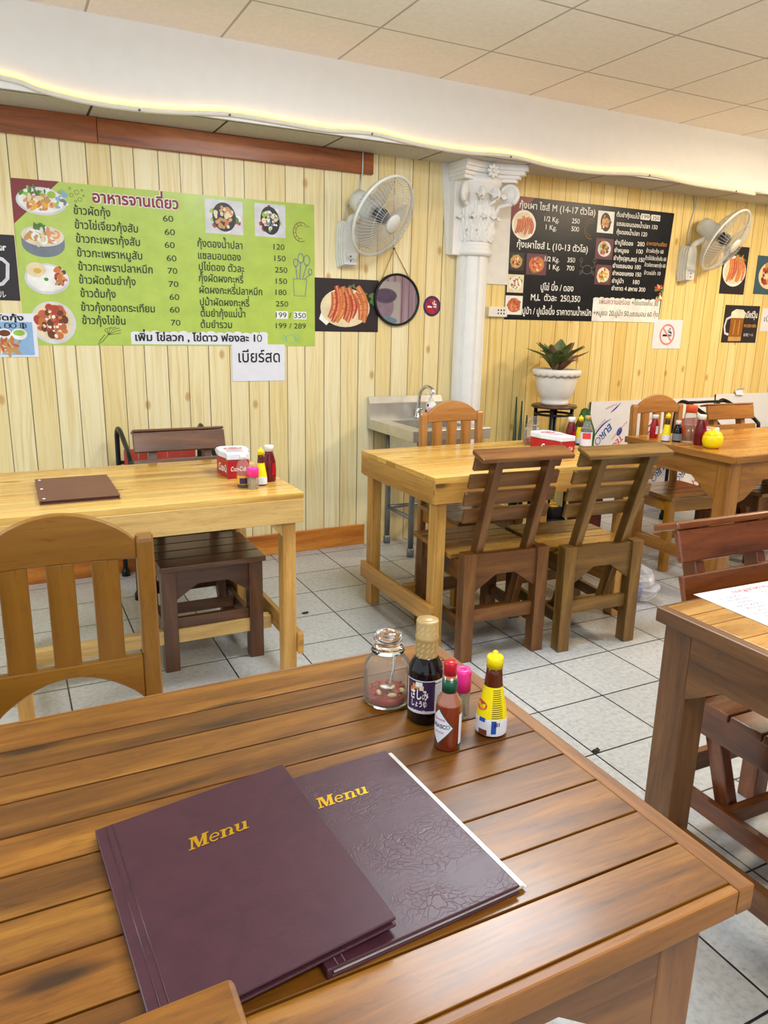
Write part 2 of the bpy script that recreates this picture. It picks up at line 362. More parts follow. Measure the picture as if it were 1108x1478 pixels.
def ceiling_tiles(name, px, py, x0, y0, line_w, line_c, c1, c2):
    k = NT(name)
    tc = k.n('ShaderNodeTexCoord').outputs['Object']
    x, y, z = k.sep(tc)
    fx = k.math('FRACT', k.math('DIVIDE', k.math('SUBTRACT', x, x0), px)); fy = k.math('FRACT', k.math('DIVIDE', k.math('SUBTRACT', y, y0), py))
    dx = k.math('MULTIPLY', k.math('MINIMUM', fx, k.math('SUBTRACT', 1.0, fx)), px)
    dy = k.math('MULTIPLY', k.math('MINIMUM', fy, k.math('SUBTRACT', 1.0, fy)), py)
    n1 = k.noise(tc, 38.0, 5.0, 0.7)
    base = k.ramp(n1, [(0.3, C(c1)), (0.65, C(c2))])
    line = k.math('LESS_THAN', k.math('MINIMUM', dx, dy), line_w)
    k.set(**{'Base Color': k.mix(line, base, C(line_c)), 'Roughness': 0.7})
    k.bump(n1, 0.15, 0.002)
    return k.m
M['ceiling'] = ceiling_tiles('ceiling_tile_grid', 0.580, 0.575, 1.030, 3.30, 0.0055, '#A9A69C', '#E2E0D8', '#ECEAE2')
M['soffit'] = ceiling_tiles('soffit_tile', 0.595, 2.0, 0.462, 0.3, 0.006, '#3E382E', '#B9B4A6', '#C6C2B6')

def curtain_wall():
    k = NT('pinkish_plank_wall')
    tc = k.n('ShaderNodeTexCoord').outputs['Object']
    x, y, z = k.sep(tc)
    fr = k.math('FRACT', k.math('MULTIPLY', x, 8.0))
    g = k.noise(k.mapping(tc, (40, 1, 1.5)), 1.0, 4.0)
    base = k.ramp(g, [(0.3, C('#C4A4C6')), (0.7, C('#E6D2E8'))])
    k.set(**{'Base Color': k.mix(k.math('LESS_THAN', fr, 0.1), base, C('#3E2A38')), 'Roughness': 0.6})
    return k.m
M['pink_wall'] = curtain_wall()

# ------------------------------------------------------------------ geometry helpers
I4 = Matrix.Identity(4)
def TR(x=0, y=0, z=0): return Matrix.Translation((x, y, z))
def RX(a): return Matrix.Rotation(a, 4, 'X')
def RY(a): return Matrix.Rotation(a, 4, 'Y')
def RZ(a): return Matrix.Rotation(a, 4, 'Z')
def frame(o, zdir, up=(0, 0, 1)):
    """matrix whose local +z points along zdir"""
    z = Vector(zdir).normalized(); x = Vector(up).cross(z)
    if x.length < 1e-5: x = Vector((1, 0, 0))
    x.normalize(); y = z.cross(x)
    return Matrix(((x.x, y.x, z.x, o[0]), (x.y, y.y, z.y, o[1]), (x.z, y.z, z.z, o[2]), (0, 0, 0, 1)))

class MB:
    """collects shapes and links them as ONE mesh object"""
    def __init__(s):
        s.bm = bmesh.new(); s.uv = s.bm.loops.layers.uv.new('UVMap'); s.mats = []
    def mi(s, m):
        m = M[m] if isinstance(m, str) else m
        if m not in s.mats: s.mats.append(m)
        return s.mats.index(m)
    def face(s, vs, mi, smooth=False, uvs=None):
        try: f = s.bm.faces.new(vs)
        except ValueError: return None
        f.material_index = mi; f.smooth = smooth
        if uvs:
            for lp, q in zip(f.loops, uvs): lp[s.uv].uv = q
        return f
    def box(s, lo, hi, m, T=I4, bevel=0.0, grain=None, top=None):
        """top: (dx0,dx1,dy0,dy1) inset of the upper face, for tapers"""
        mi = s.mi(m)
        lo = Vector(lo); hi = Vector(hi); size = hi - lo; c = (lo + hi) / 2
        L = grain if grain is not None else max(range(3), key=lambda i: size[i])
        tb = bmesh.new()
        q = [tb.verts.new((x, y, z)) for z in (lo.z, hi.z) for y in (lo.y, hi.y) for x in (lo.x, hi.x)]
        if top:
            q[4].co += Vector((top[0], top[2], 0)); q[5].co += Vector((-top[1], top[2], 0)); q[6].co += Vector((top[0], -top[3], 0)); q[7].co += Vector((-top[1], -top[3], 0))
        for a in ((0, 2, 3, 1), (4, 5, 7, 6), (0, 1, 5, 4), (2, 6, 7, 3), (0, 4, 6, 2), (1, 3, 7, 5)): tb.faces.new([q[i] for i in a])
        if bevel: bmesh.ops.bevel(tb, geom=list(tb.edges), offset=bevel, segments=2, affect='EDGES', profile=0.5)
        s._copy(tb, mi, T, L, c, bool(bevel))
    def _copy(s, tb, mi, T, L, c, smooth=False):
        tb.normal_update()
        mp = {}
        for v in tb.verts: mp[v] = s.bm.verts.new(T @ v.co)
        for f in tb.faces:
            n = f.normal; ax = max(range(3), key=lambda i: abs(n[i]))
            uvs = []
            for v in f.verts:
                p = v.co - c
                if ax == L:
                    a, b = [i for i in range(3) if i != L]; uvs.append((p[a] * 0.6, p[b] + 3.0))
                else:
                    b = [i for i in range(3) if i not in (L, ax)][0]; uvs.append((p[L], p[b] + (0.17 * ax)))
            g = s.face([mp[v] for v in f.verts], mi, False, uvs)
        tb.free()
    def prism(s, pts, d0, d1, m, plane='xz', T=I4, grain=None, bevel=0.0):
        """2-D outline extruded along the third axis"""
        mi = s.mi(m); tb = bmesh.new()
        def P(a, b, d): return {'xz': (a, d, b), 'yz': (d, a, b), 'xy': (a, b, d)}[plane]
        A = [tb.verts.new(P(a, b, d0)) for a, b in pts]; B = [tb.verts.new(P(a, b, d1)) for a, b in pts]
        n = len(pts)
        tb.faces.new(A); tb.faces.new(B[::-1])
        for i in range(n): tb.faces.new((A[i], B[i], B[(i + 1) % n], A[(i + 1) % n]))
        bmesh.ops.recalc_face_normals(tb, faces=tb.faces)
        if bevel:
            bmesh.ops.bevel(tb, geom=list(tb.edges), offset=bevel, segments=1, affect='EDGES')
        vs = [v.co.copy() for v in tb.verts]
        lo = Vector([min(v[i] for v in vs) for i in range(3)]); hi = Vector([max(v[i] for v in vs) for i in range(3)])
        L = grain if grain is not None else max(range(3), key=lambda i: (hi - lo)[i])
        s._copy(tb, mi, T, L, (lo + hi) / 2)
    def lathe(s, prof, m, seg=24, T=I4, smooth=True, a0=0.0, a1=2 * PI, scallop=None):
        mi = s.mi(m); full = abs(a1 - a0 - 2 * PI) < 1e-6
        n = seg if full else seg + 1
        rings = []
        for j, (r, z) in enumerate(prof):
            if r < 1e-6: rings.append([s.bm.verts.new(T @ Vector((0, 0, z)))] * n)
            else:
                ring = []
                for i in range(n):
                    a = a0 + (a1 - a0) * i / seg
                    zz = z + (scallop(a, j) if scallop else 0)
                    ring.append(s.bm.verts.new(T @ Vector((r * math.cos(a), r * math.sin(a), zz))))
                rings.append(ring)
        d = 0.0
        for j in range(len(rings) - 1):
            d2 = d + math.hypot(prof[j + 1][0] - prof[j][0], prof[j + 1][1] - prof[j][1])
            for i in range(seg if full else n - 1):
                k = (i + 1) % n
                q = [rings[j][i], rings[j][k], rings[j + 1][k], rings[j + 1][i]]
                uv = [(d, i * .02), (d, i * .02 + .02), (d2, i * .02 + .02), (d2, i * .02)]
                vs, us = [], []
                for v, u in zip(q, uv):
                    if v not in vs: vs.append(v); us.append(u)
                if len(vs) > 2: s.face(vs, mi, smooth, us)
            d = d2
    def tube(s, pts, r, m, seg=8, closed=False, T=I4, caps=True):
        mi = s.mi(m); P = [Vector(p) for p in pts]; n = len(P); rings = []
        rad = r if isinstance(r, (list, tuple)) else [r] * n
        prev = None
        for i in range(n):
            a = P[i - 1] if (i > 0 or closed) else P[i]; b = P[(i + 1) % n] if (i < n - 1 or closed) else P[i]
            t = (b - a).normalized()
            if prev is None:
                u = t.orthogonal().normalized()
            else:
                u = prev - t * prev.dot(t)
                if u.length < 1e-6: u = t.orthogonal()
                u.normalize()
            prev = u; w = t.cross(u)
            rings.append([s.bm.verts.new(T @ (P[i] + (u * math.cos(2 * PI * k / seg) + w * math.sin(2 * PI * k / seg)) * rad[i])) for k in range(seg)])
        m_ = n if closed else n - 1
        for i in range(m_):
            A, B = rings[i], rings[(i + 1) % n]
            for k in range(seg): s.face((A[k], A[(k + 1) % seg], B[(k + 1) % seg], B[k]), mi, True)
        if not closed and caps:
            s.face(rings[0][::-1], mi); s.face(rings[-1], mi)
    def cyl(s, p0, p1, r, m, seg=16, T=I4): s.tube([p0, p1], r, m, seg, False, T)
    def ball(s, c, r, m, T=I4, seg=12, rot=I4):
        """ellipsoid; r = 3 radii"""
        if not isinstance(r, (tuple, list)): r = (r, r, r)
        X = T @ TR(*c) @ rot @ Matrix.Diagonal((r[0], r[1], r[2], 1))
        prof = [(math.sin(PI * j / (seg // 2)), -math.cos(PI * j / (seg // 2))) for j in range(seg // 2 + 1)]
        prof[0] = (0, -1); prof[-1] = (0, 1)
        s.lathe(prof, m, seg, X)
    def grid(s, fn, nu, nv, m, T=I4, smooth=True, flip=False):
        mi = s.mi(m)
        V = [[s.bm.verts.new(T @ Vector(fn(i / nu, j / nv))) for j in range(nv + 1)] for i in range(nu + 1)]
        for i in range(nu):
            for j in range(nv):
                q = (V[i][j], V[i + 1][j], V[i + 1][j + 1], V[i][j + 1])
                s.face(q[::-1] if flip else q, mi, smooth)
    # flat printing, in local xy at height z
    def poly(s, pts, z, m, T=I4):
        s.face([s.bm.verts.new(T @ Vector((x, y, z))) for x, y in pts], s.mi(m))
    def rect(s, x0, y0, x1, y1, z, m, T=I4): s.poly([(x0, y0), (x1, y0), (x1, y1), (x0, y1)], z, m, T)
    def ell(s, cx, cy, rx, ry, z, m, T=I4, seg=28, rot=0.0, a0=0.0, a1=2 * PI):
        n = seg; ca, sa = math.cos(rot), math.sin(rot); p = []
        full = abs(a1 - a0 - 2 * PI) < 1e-6
        for i in range(n if full else n + 1):
            a = a0 + (a1 - a0) * i / n; x, y = rx * math.cos(a), ry * math.sin(a)
            p.append((cx + x * ca - y * sa, cy + x * sa + y * ca))
        s.poly(p, z, m, T)
    def line(s, pts, w, z, m, T=I4, closed=False):
        P = [Vector((p[0], p[1], 0)) for p in pts]; n = len(P); mi = s.mi(m); L = []
        for i in range(n):
            a = P[i - 1] if (i > 0 or closed) else P[i]; b = P[(i + 1) % n] if (i < n - 1 or closed) else P[i]
            t = (b - a).normalized(); o = Vector((-t.y, t.x, 0)) * (w[i] if isinstance(w, list) else w) / 2
            L.append((s.bm.verts.new(T @ (P[i] + o + Vector((0, 0, z)))), s.bm.verts.new(T @ (P[i] - o + Vector((0, 0, z))))))
        for i in range(n if closed else n - 1):
            A, B = L[i], L[(i + 1) % n]; s.face((A[0], A[1], B[1], B[0]), mi)
    def ring(s, cx, cy, rx, ry, w, z, m, T=I4, seg=36, a0=0.0, a1=2 * PI):
        full = abs(a1 - a0 - 2 * PI) < 1e-6
        pts = [(cx + rx * math.cos(a0 + (a1 - a0) * i / seg), cy + ry * math.sin(a0 + (a1 - a0) * i / seg)) for i in range(seg if full else seg + 1)]
        s.line(pts, w, z, m, T, full)
    def tris(s, V, F, m, fn):
        mi = s.mi(m); vs = [s.bm.verts.new(fn(x, y)) for x, y in V]
        for f in F: s.face([vs[i] for i in f], mi)
    def build(s, name, parent=None, kind=None, recalc=False):
        if recalc: bmesh.ops.recalc_face_normals(s.bm, faces=s.bm.faces)
        me = bpy.data.meshes.new(name); s.bm.to_mesh(me); s.bm.free()
        for m in s.mats: me.materials.append(m)
        o = bpy.data.objects.new(name, me); COL.objects.link(o)
        if parent is not None: o.parent = parent
        if kind: o['kind'] = kind
        return o

def tag(o, label, cat, group=None):
    o['label'] = label; o['category'] = cat
    if group: o['group'] = group
    return o
GROUPS = {'plank_chair': 'slatted wooden chairs at the tables', 'arched_back_chair': 'arched back wooden chairs', 'metal_chair': 'black tube chairs with red boards', 'dining_table': 'wooden dining tables',
          'wall_fan': 'white wall fans', 'menu_board': 'menu boards on the wall', 'ketchup_bottle': 'ketchup bottles', 'seasoning_bottle': 'yellow capped seasoning bottles', 'napkin_box': 'red and white napkin boxes',
          'soy_sauce_bottle': 'soy sauce bottles', 'toothpick_holder': 'pink capped toothpick tubs', 'sauce_bottle': 'small sauce bottles', 'glass_jar': 'glass condiment jars', 'menu': 'menu folders on the tables',
          'photo_print': 'dish photo prints on the wall', 'beer_poster': 'beer posters', 'paper_sign': 'white paper signs', 'floor_scrap': 'scraps on the floor', 'planter': 'small planters by the stand', 'ceiling_light': 'ceiling lights'}
def thing(name, label, cat, loc=(0, 0, 0), rot=(0, 0, 0), group=None):
    group = group or GROUPS.get(name)
    o = bpy.data.objects.new(name, None); COL.objects.link(o); o.empty_display_size = 0.05
    o.location = loc; o.rotation_euler = rot
    return tag(o, label, cat, group)

# ---- lettering: outlines of the built-in font, filled by winding so that overlapping strokes stay solid
UPPER = set('ัิีึืํ็ำ'); TONE = set('่้๊๋์')
_cache = {}
def raw_loops(txt, shear=0.0, offset=0.0):
    c = bpy.data.curves.new('lettering', 'FONT'); c.body = txt; c.size = 1.0; c.fill_mode = 'NONE'; c.resolution_u = 3; c.shear = shear
    o = bpy.data.objects.new('lettering', c); COL.objects.link(o)
    dg = bpy.context.evaluated_depsgraph_get(); me = bpy.data.meshes.new_from_object(o.evaluated_get(dg))
    V = [(v.co.x, v.co.y) for v in me.vertices]; adj = {}
    for e in me.edges:
        a, b = e.vertices; adj.setdefault(a, []).append(b); adj.setdefault(b, []).append(a)
    seen = set(); loops = []
    for i in range(len(V)):
        if i in seen or i not in adj: continue
        lp = [i]; seen.add(i); cur = i + 1 if (i + 1) in adj[i] else adj[i][0]
        while cur not in seen:
            lp.append(cur); seen.add(cur)
            nx = [k for k in adj[cur] if k not in seen]
            if not nx: break
            cur = nx[0]
        loops.append([V[k] for k in lp])
    bpy.data.objects.remove(o); bpy.data.curves.remove(c); bpy.data.meshes.remove(me)
    return loops
def fill(loops):
    """triangles of the non-zero-winding union of closed loops"""
    pts, edges = [], []
    for lp in loops:
        b = len(pts); pts += [Vector(p) for p in lp]; n = len(lp)
        edges += [(b + i, b + (i + 1) % n) for i in range(n)]
    V, E, F, *_ = delaunay_2d_cdt(pts, edges, [], 0, 1e-5)
    V = np.array([(v.x, v.y) for v in V]); F = np.array([f for f in F if len(f) == 3])
    cen = V[F].mean(1); wn = np.zeros(len(F))
    for lp in loops:
        a = np.array(lp); b = np.roll(a, -1, 0)
        ax, ay = a[:, 0][None], a[:, 1][None]; bx, by = b[:, 0][None], b[:, 1][None]
        px, py = cen[:, 0][:, None], cen[:, 1][:, None]
        left = (bx - ax) * (py - ay) - (px - ax) * (by - ay)
        wn += ((ay <= py) & (by > py) & (left > 0)).sum(1) - ((ay > py) & (by <= py) & (left < 0)).sum(1)
    return V, F[wn != 0]
def glyphs(txt, shear=0.0, offset=0.0):
    key = (txt, shear, offset)
    if key in _cache: return _cache[key]
    body, raised = '', []
    for i, ch in enumerate(txt):
        if ch in TONE and ((i and txt[i - 1] in UPPER) or (i + 1 < len(txt) and txt[i + 1] == 'ำ')): raised.append((body.rstrip(''.join(UPPER)) , ch))
        else: body += ch
    loops = raw_loops(body, shear, offset)
    for pre, ch in raised:
        a = raw_loops(pre, shear, offset); b = raw_loops(pre + ch, shear, offset)
        loops += [[(x, y + 0.21) for x, y in lp] for lp in b[len(a):]]
    if offset:
        area = sum((np.array(l)[:, 0] * np.roll(np.array(l)[:, 1], -1) - np.roll(np.array(l)[:, 0], -1) * np.array(l)[:, 1]).sum() for l in loops)
        new = []
        for l in loops:
            p = np.array(l); t = np.roll(p, -1, 0) - p; t /= np.maximum(np.linalg.norm(t, axis=1, keepdims=True), 1e-9)
            n0 = np.stack([t[:, 1], -t[:, 0]], 1); n1 = np.roll(n0, 1, 0); nn = n0 + n1
            nn /= np.maximum((nn * n0).sum(1, keepdims=True), .45)
            # outer outlines of the two scripts turn opposite ways, so judge each outline by the one that encloses it
            mn, mx = p.min(0), p.max(0); a1 = (p[:, 0] * np.roll(p[:, 1], -1) - np.roll(p[:, 0], -1) * p[:, 1]).sum()
            hole = False
            for l2 in loops:
                if l2 is l: continue
                q = np.array(l2)
                if (q.min(0) < mn - 1e-6).all() and (q.max(0) > mx + 1e-6).all():
                    a2 = (q[:, 0] * np.roll(q[:, 1], -1) - np.roll(q[:, 0], -1) * q[:, 1]).sum()
                    if a1 * a2 < 0: hole = True
            s_ = (1 if a1 > 0 else -1) * (-1 if hole else 1) * (1 if not hole else 1)
            sg = np.sign(a1) if not hole else np.sign(a1)
            new.append([tuple(v) for v in p + nn * offset * sg * (1 if not hole else 1)])
        loops = new
    V, F = fill(loops)
    _cache[key] = (V, F); return V, F
def letter(mb, txt, x0, x1, y, size, m, fn=None, z=0.0, T=I4, shear=0.0, bold=0.0, align='L', rot=0.0):
    """write txt with its baseline at y; x1 given = squeezed to fit x0..x1"""
    V, F = glyphs(txt, shear, bold); lo, hi = V[:, 0].min(), V[:, 0].max(); w = hi - lo
    sx = (x1 - x0) / w if x1 is not None else size
    xo = x0 if align == 'L' else x0 - w * sx / 2
    ca, sa = math.cos(rot), math.sin(rot)
    def base(px, py):
        a, b = (px - lo) * sx, py * size
        return xo + a * ca - b * sa, y + a * sa + b * ca
    if fn is None:
        def fn(a, b): return T @ Vector((a, b, z))
    mb.tris(V, F, m, lambda px, py: fn(*base(px, py)))

# ------------------------------------------------------------------ the room
WALL_Y = 4.08
def slab(name, lo, hi, m, kind='structure'):
    b = MB(); b.box(lo, hi, m); return b.build(name, kind=kind)
slab('floor', (-3.2, -2.6, -0.06), (8.2, WALL_Y + 0.1, 0.0), 'floor')
slab('wall_back', (-3.2, WALL_Y, 0.0), (8.2, WALL_Y + 0.1, 2.75), 'wall')
slab('wall_right', (8.2, -2.6, 0.0), (8.3, WALL_Y + 0.1, 2.75), 'plaster')
slab('wall_front', (2.6, -2.6, 0.0), (8.2, -2.5, 2.75), 'pink_wall')
slab('ceiling', (-3.2, -2.6, CEIL), (8.2, WALL_Y, CEIL + 0.06), 'ceiling')
slab('trim_1', (-3.2, 3.77, 2.262), (8.2, 3.80, CEIL), 'white_paint')           # drop face of the bulkhead
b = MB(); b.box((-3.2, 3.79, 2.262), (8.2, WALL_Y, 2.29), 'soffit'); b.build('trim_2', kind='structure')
b = MB()                                                                          # reddish crown boards under the soffit
b.box((-3.2, 4.052, 2.150), (0.50, WALL_Y, 2.262), 'trim', bevel=0.003); b.box((0.502, 4.054, 2.152), (1.95, WALL_Y, 2.260), 'trim', bevel=0.003)
b.build('trim_3', kind='structure')
b = MB()
for x0, x1 in ((-3.2, -0.9), (-0.898, 0.9), (0.902, 1.93)): b.box((x0, 4.062, 0.0), (x1, WALL_Y, 0.125), 'skirt', bevel=0.003)
b.build('baseboard_back', kind='structure')
b = MB(); b.prism([(2.66, 1.60), (2.915, 1.60), (2.905, 2.262), (2.40, 2.262), (2.45, 1.76), (2.66, 1.76)], 4.071, WALL_Y, 'plaster'); b.build('trim_4', kind='structure')

t = thing('wall_print', 'pale print hanging on the pinkish wall behind the viewer, seen only in the mirror', 'print', (4.98, -2.499, 1.28), (PI / 2, 0, PI))
b = MB(); b.box((-.62, 0, 0), (0, .66, .006), 'paper'); b.build('sheet', t)
b = MB(); b.ell(-.34, .30, .17, .21, .0066, 'f_lilac'); b.ell(-.36, .45, .20, .11, .0068, 'f_violet'); b.ell(-.33, .08, .24, .07, .0068, 'f_blue'); b.build('printed_shape', t)
# lamps on the ceiling
for i, (x, y, sx, sy, p, c) in enumerate(PANELS):
    t = thing('ceiling_light', ['flat cool white ceiling light over the gap between the tables', 'square warm ceiling light above the rear table with sauces',
              'square warm ceiling light on the far right side', 'long cool ceiling light on the far left side', 'long neutral ceiling light behind the viewer'][i], 'light', (x, y, CEIL))
    b = MB(); b.box((-sx / 2, -sy / 2, -0.045), (sx / 2, sy / 2, 0.0), 'white_paint', bevel=0.004); b.build('frame', t)
    b = MB(); b.box((-sx / 2 + .02, -sy / 2 + .02, -0.05), (sx / 2 - .02, sy / 2 - .02, -0.046), 'lamp'); b.build('diffuser', t)

# the LED line pinned along the bulkhead
LED = [(-3.2, 2.29), (-1.5, 2.30), (-.4, 2.318), (.103, 2.318), (.256, 2.290), (.446, 2.271), (.648, 2.270), (.831, 2.281), (1.056, 2.302), (1.294, 2.299), (1.545, 2.294), (1.794, 2.308),
       (2.057, 2.288), (2.36, 2.281), (2.659, 2.293), (2.981, 2.270), (3.296, 2.270), (3.714, 2.298), (4.113, 2.281), (4.506, 2.277), (4.70, 2.272)]
def smooth_pts(P, n=6):
    out = []
    for i in range(len(P) - 1):
        p0, p1, p2, p3 = P[max(i - 1, 0)], P[i], P[i + 1], P[min(i + 2, len(P) - 1)]
        for k in range(n):
            t = k / n
            out.append(tuple(0.5 * ((2 * b_) + (-a + c) * t + (2 * a - 5 * b_ + 4 * c - d) * t * t + (-a + 3 * b_ - 3 * c + d) * t ** 3) for a, b_, c, d in zip(p0, p1, p2, p3)))
    out.append(tuple(P[-1])); return out
LS = smooth_pts(LED)
t = thing('led_strip', 'glowing warm yellow light strip pinned wavily along the white bulkhead', 'light strip', (0, 3.765, 0))
b = MB(); b.tube([(x, 0, z) for x, z in LS], 0.0042, 'led', 6); b.build('glowing_tube', t)
b = MB(); b.tube([(x, -0.001, z - 0.019) for x, z in LS] , 0.012, 'led_carrier', 6); b.tube([(x, 0, z) for x, z in [(4.70, 2.272), (5.3, 2.262), (8.1, 2.262)]], 0.008, 'led_carrier', 6); b.build('white_channel', t)
for x, z in [(.648, 2.246), (1.056, 2.278), (1.794, 2.284), (2.659, 2.269), (3.714, 2.274), (4.506, 2.253)]:
    b = MB(); b.ball((x, -0.012, z), (0.006, 0.004, 0.006), 'grey_ink', seg=8); b.build('fixing_screw', t)

# ------------------------------------------------------------------ tables
def brown_table(label, x0, x1, y0, y1, T, seams, top, edge, framem, bracket=0.16, leg=0.07, over=0.03, group=None, rz=0.0, apron_h=0.10, slope=0.03, gapw=0.0012):
    cx, cy = (x0 + x1) / 2, (y0 + y1) / 2
    t = thing('dining_table', label, 'table', (cx, cy, 0), (0, 0, rz), group)
    X, Y = (x1 - x0) / 2, (y1 - y0) / 2
    b = MB()
    ys = [y0 + 0.014 - cy] + [s - cy for s in seams] + [Y - 0.006]
    for a, c in zip(ys[:-1], ys[1:]): b.box((-X + 0.026, a + gapw, T - 0.026), (X - 0.026, c - gapw, T), top, bevel=0.0009, grain=0)
    b.box((-X + 0.02, -Y + 0.012, T - 0.030), (X - 0.02, Y - 0.006, T - 0.012), 'menu_dark')
    b.build('tabletop', t)
    b = MB()
    for s_ in (-1, 1): b.box((min(s_ * X, s_ * (X - 0.0255)), -Y, T - 0.034), (max(s_ * X, s_ * (X - 0.0255)), Y, T), edge, bevel=0.0025, grain=1)
    b.box((-X + 0.026, -Y, T - 0.034), (X - 0.026, -Y + 0.0135, T), edge, bevel=0.0028, grain=0)
    b.box((-X + 0.026, Y - 0.0055, T - 0.034), (X - 0.026, Y, T), edge, bevel=0.002, grain=0)
    b.build('edge_band', t)
    ax, ay = X - over, Y - over
    zt, zb = T - 0.034, T - 0.034 - apron_h
    def arch(L, w): return [(-L, zt), (L, zt), (L, zb - w * 0.62), (L - w * 0.25, zb - w * 0.62 + slope * .4), (L - w, zb), (-L + w, zb), (-L + w * 0.25, zb - w * 0.62 + slope * .4), (-L, zb - w * 0.62)]
    b = MB()
    for s_ in (-1, 1):
        d = s_ * (ay - 0.012); b.prism(arch(ax - leg, bracket), d - 0.011, d + 0.011, framem, 'xz', grain=0)
        d = s_ * (ax - 0.012); b.prism(arch(ay - leg, bracket * 0.9), d - 0.011, d + 0.011, framem, 'yz', grain=1)
    b.build('apron', t)
    for sx in (-1, 1):
        for sy in (-1, 1):
            b = MB(); xa, xb = sorted((sx * ax, sx * (ax - leg))); ya, yb = sorted((sy * ay, sy * (ay - leg)))
            b.box((xa, ya, 0), (xb, yb, zt), framem, bevel=0.004); b.build('leg', t)
    for sx in (-1, 1):
        b = MB(); b.box((sx * (ax - leg / 2) - 0.014, -ay + leg, 0.16), (sx * (ax - leg / 2) + 0.014, ay - leg, 0.22), framem, bevel=0.003); b.build('stretcher', t)
    return t

def pine_table(label, x0, x1, y0, y1, T, n, beam_y=None):
    cx, cy = (x0 + x1) / 2, (y0 + y1) / 2
    t = thing('dining_table', label, 'table', (cx, cy, 0)); X, Y = (x1 - x0) / 2, (y1 - y0) / 2
    b = MB()
    w = 2 * Y / n
    for i in range(n): b.box((-X, -Y + i * w + 0.0019, T - 0.022), (X, -Y + (i + 1) * w - 0.0019, T), 'pine', bevel=0.001, grain=0)
    b.box((-X + 0.01, -Y + 0.01, T - 0.027), (X - 0.01, Y - 0.01, T - 0.015), 'menu_dark')
    b.build('tabletop', t)
    b = MB(); zt, zb = T - 0.0225, T - 0.110
    for s_ in (-1, 1):
        b.box((-X + 0.001, min(s_ * Y, s_ * (Y - 0.022)), zb), (X - 0.001, max(s_ * Y, s_ * (Y - 0.022)), zt), 'pine_raw' if beam_y else 'pine_frame', bevel=0.002, grain=0)
        b.box((min(s_ * X, s_ * (X - 0.022)), -Y + 0.0225, zb - 0.004), (max(s_ * X, s_ * (X - 0.022)), Y - 0.0225, zt), 'pine_frame', bevel=0.002, grain=1)
    b.build('apron', t)
    for sx in (-1, 1):
        for sy in (-1, 1):
            b = MB(); xa, xb = sorted((sx * (X - 0.0235), sx * (X - 0.073))); ya, yb = sorted((sy * (Y - 0.0235), sy * (Y - 0.083)))
            b.box((xa, ya, 0), (xb, yb, zt), 'pine_frame', bevel=0.003); b.build('leg', t)
    for sx in (-1, 1):
        b = MB(); xa, xb = sorted((sx * (X - 0.0225), sx * (X - 0.002)))
        b.box((xa, -Y + 0.004, 0.130), (xb, Y - 0.004, 0.212), 'pine_frame', bevel=0.002); b.build('end_rail', t)
    if beam_y is not None:
        b = MB(); b.box((-X + 0.05, beam_y - cy - 0.02, 0.115), (X - 0.024, beam_y - cy + 0.02, 0.172), 'pine_raw', bevel=0.003); b.build('long_stretcher', t)
        b = MB()
        for sx in (-1, 1):
            b.prism([(sx * (X - 0.073), zb), (sx * (X - 0.073), zb - 0.055), (sx * (X - 0.125), zb)], -Y + 0.03, -Y + 0.05, 'pine_raw', 'xz')
        b.build('corner_brace', t)
    else:
        b = MB(); b.box((-X + 0.06, -0.02, 0.135), (X - 0.024, 0.02, 0.19), 'pine_frame', bevel=0.003); b.build('long_stretcher', t)
    return t

FG_SEAMS = [0.535, 0.603, 0.679, 0.749, 0.819, 0.890, 0.962, 1.030, 1.093]
brown_table('dark varnished plank table in the foreground holding the two menus', -0.52, 0.713, 0.446, 1.180, 0.75, FG_SEAMS, 'fg_wood', 'fg_edge', 'fg_frame', 0.145, 0.066, 0.034, gapw=0.0015, apron_h=0.072)
brown_table('brown plank table at the right edge with a white printed sheet on it', 1.272, 2.50, 0.415, 1.130, 0.75, [0.50, 0.585, 0.67, 0.755, 0.84, 0.925, 1.005, 1.06], 'right_top', 'right_frame', 'right_frame', 0.10, 0.075, 0.016)
brown_table('reddish brown table at the rear right with the yellow mustard pot', 3.105, 4.40, 2.405, 3.125, 0.76, [2.49, 2.58, 2.67, 2.76, 2.85, 2.94, 3.03], 'rear_top', 'rear_frame', 'rear_frame', 0.17, 0.08, 0.022)
pine_table('pale pine plank table by the left wall with the brown menu', -0.085, 0.925, 2.458, 3.205, 0.76, 7, 2.80)
pine_table('varnished pine table in the middle in front of the sink', 1.492, 2.600, 2.49, 3.19, 0.762, 8)

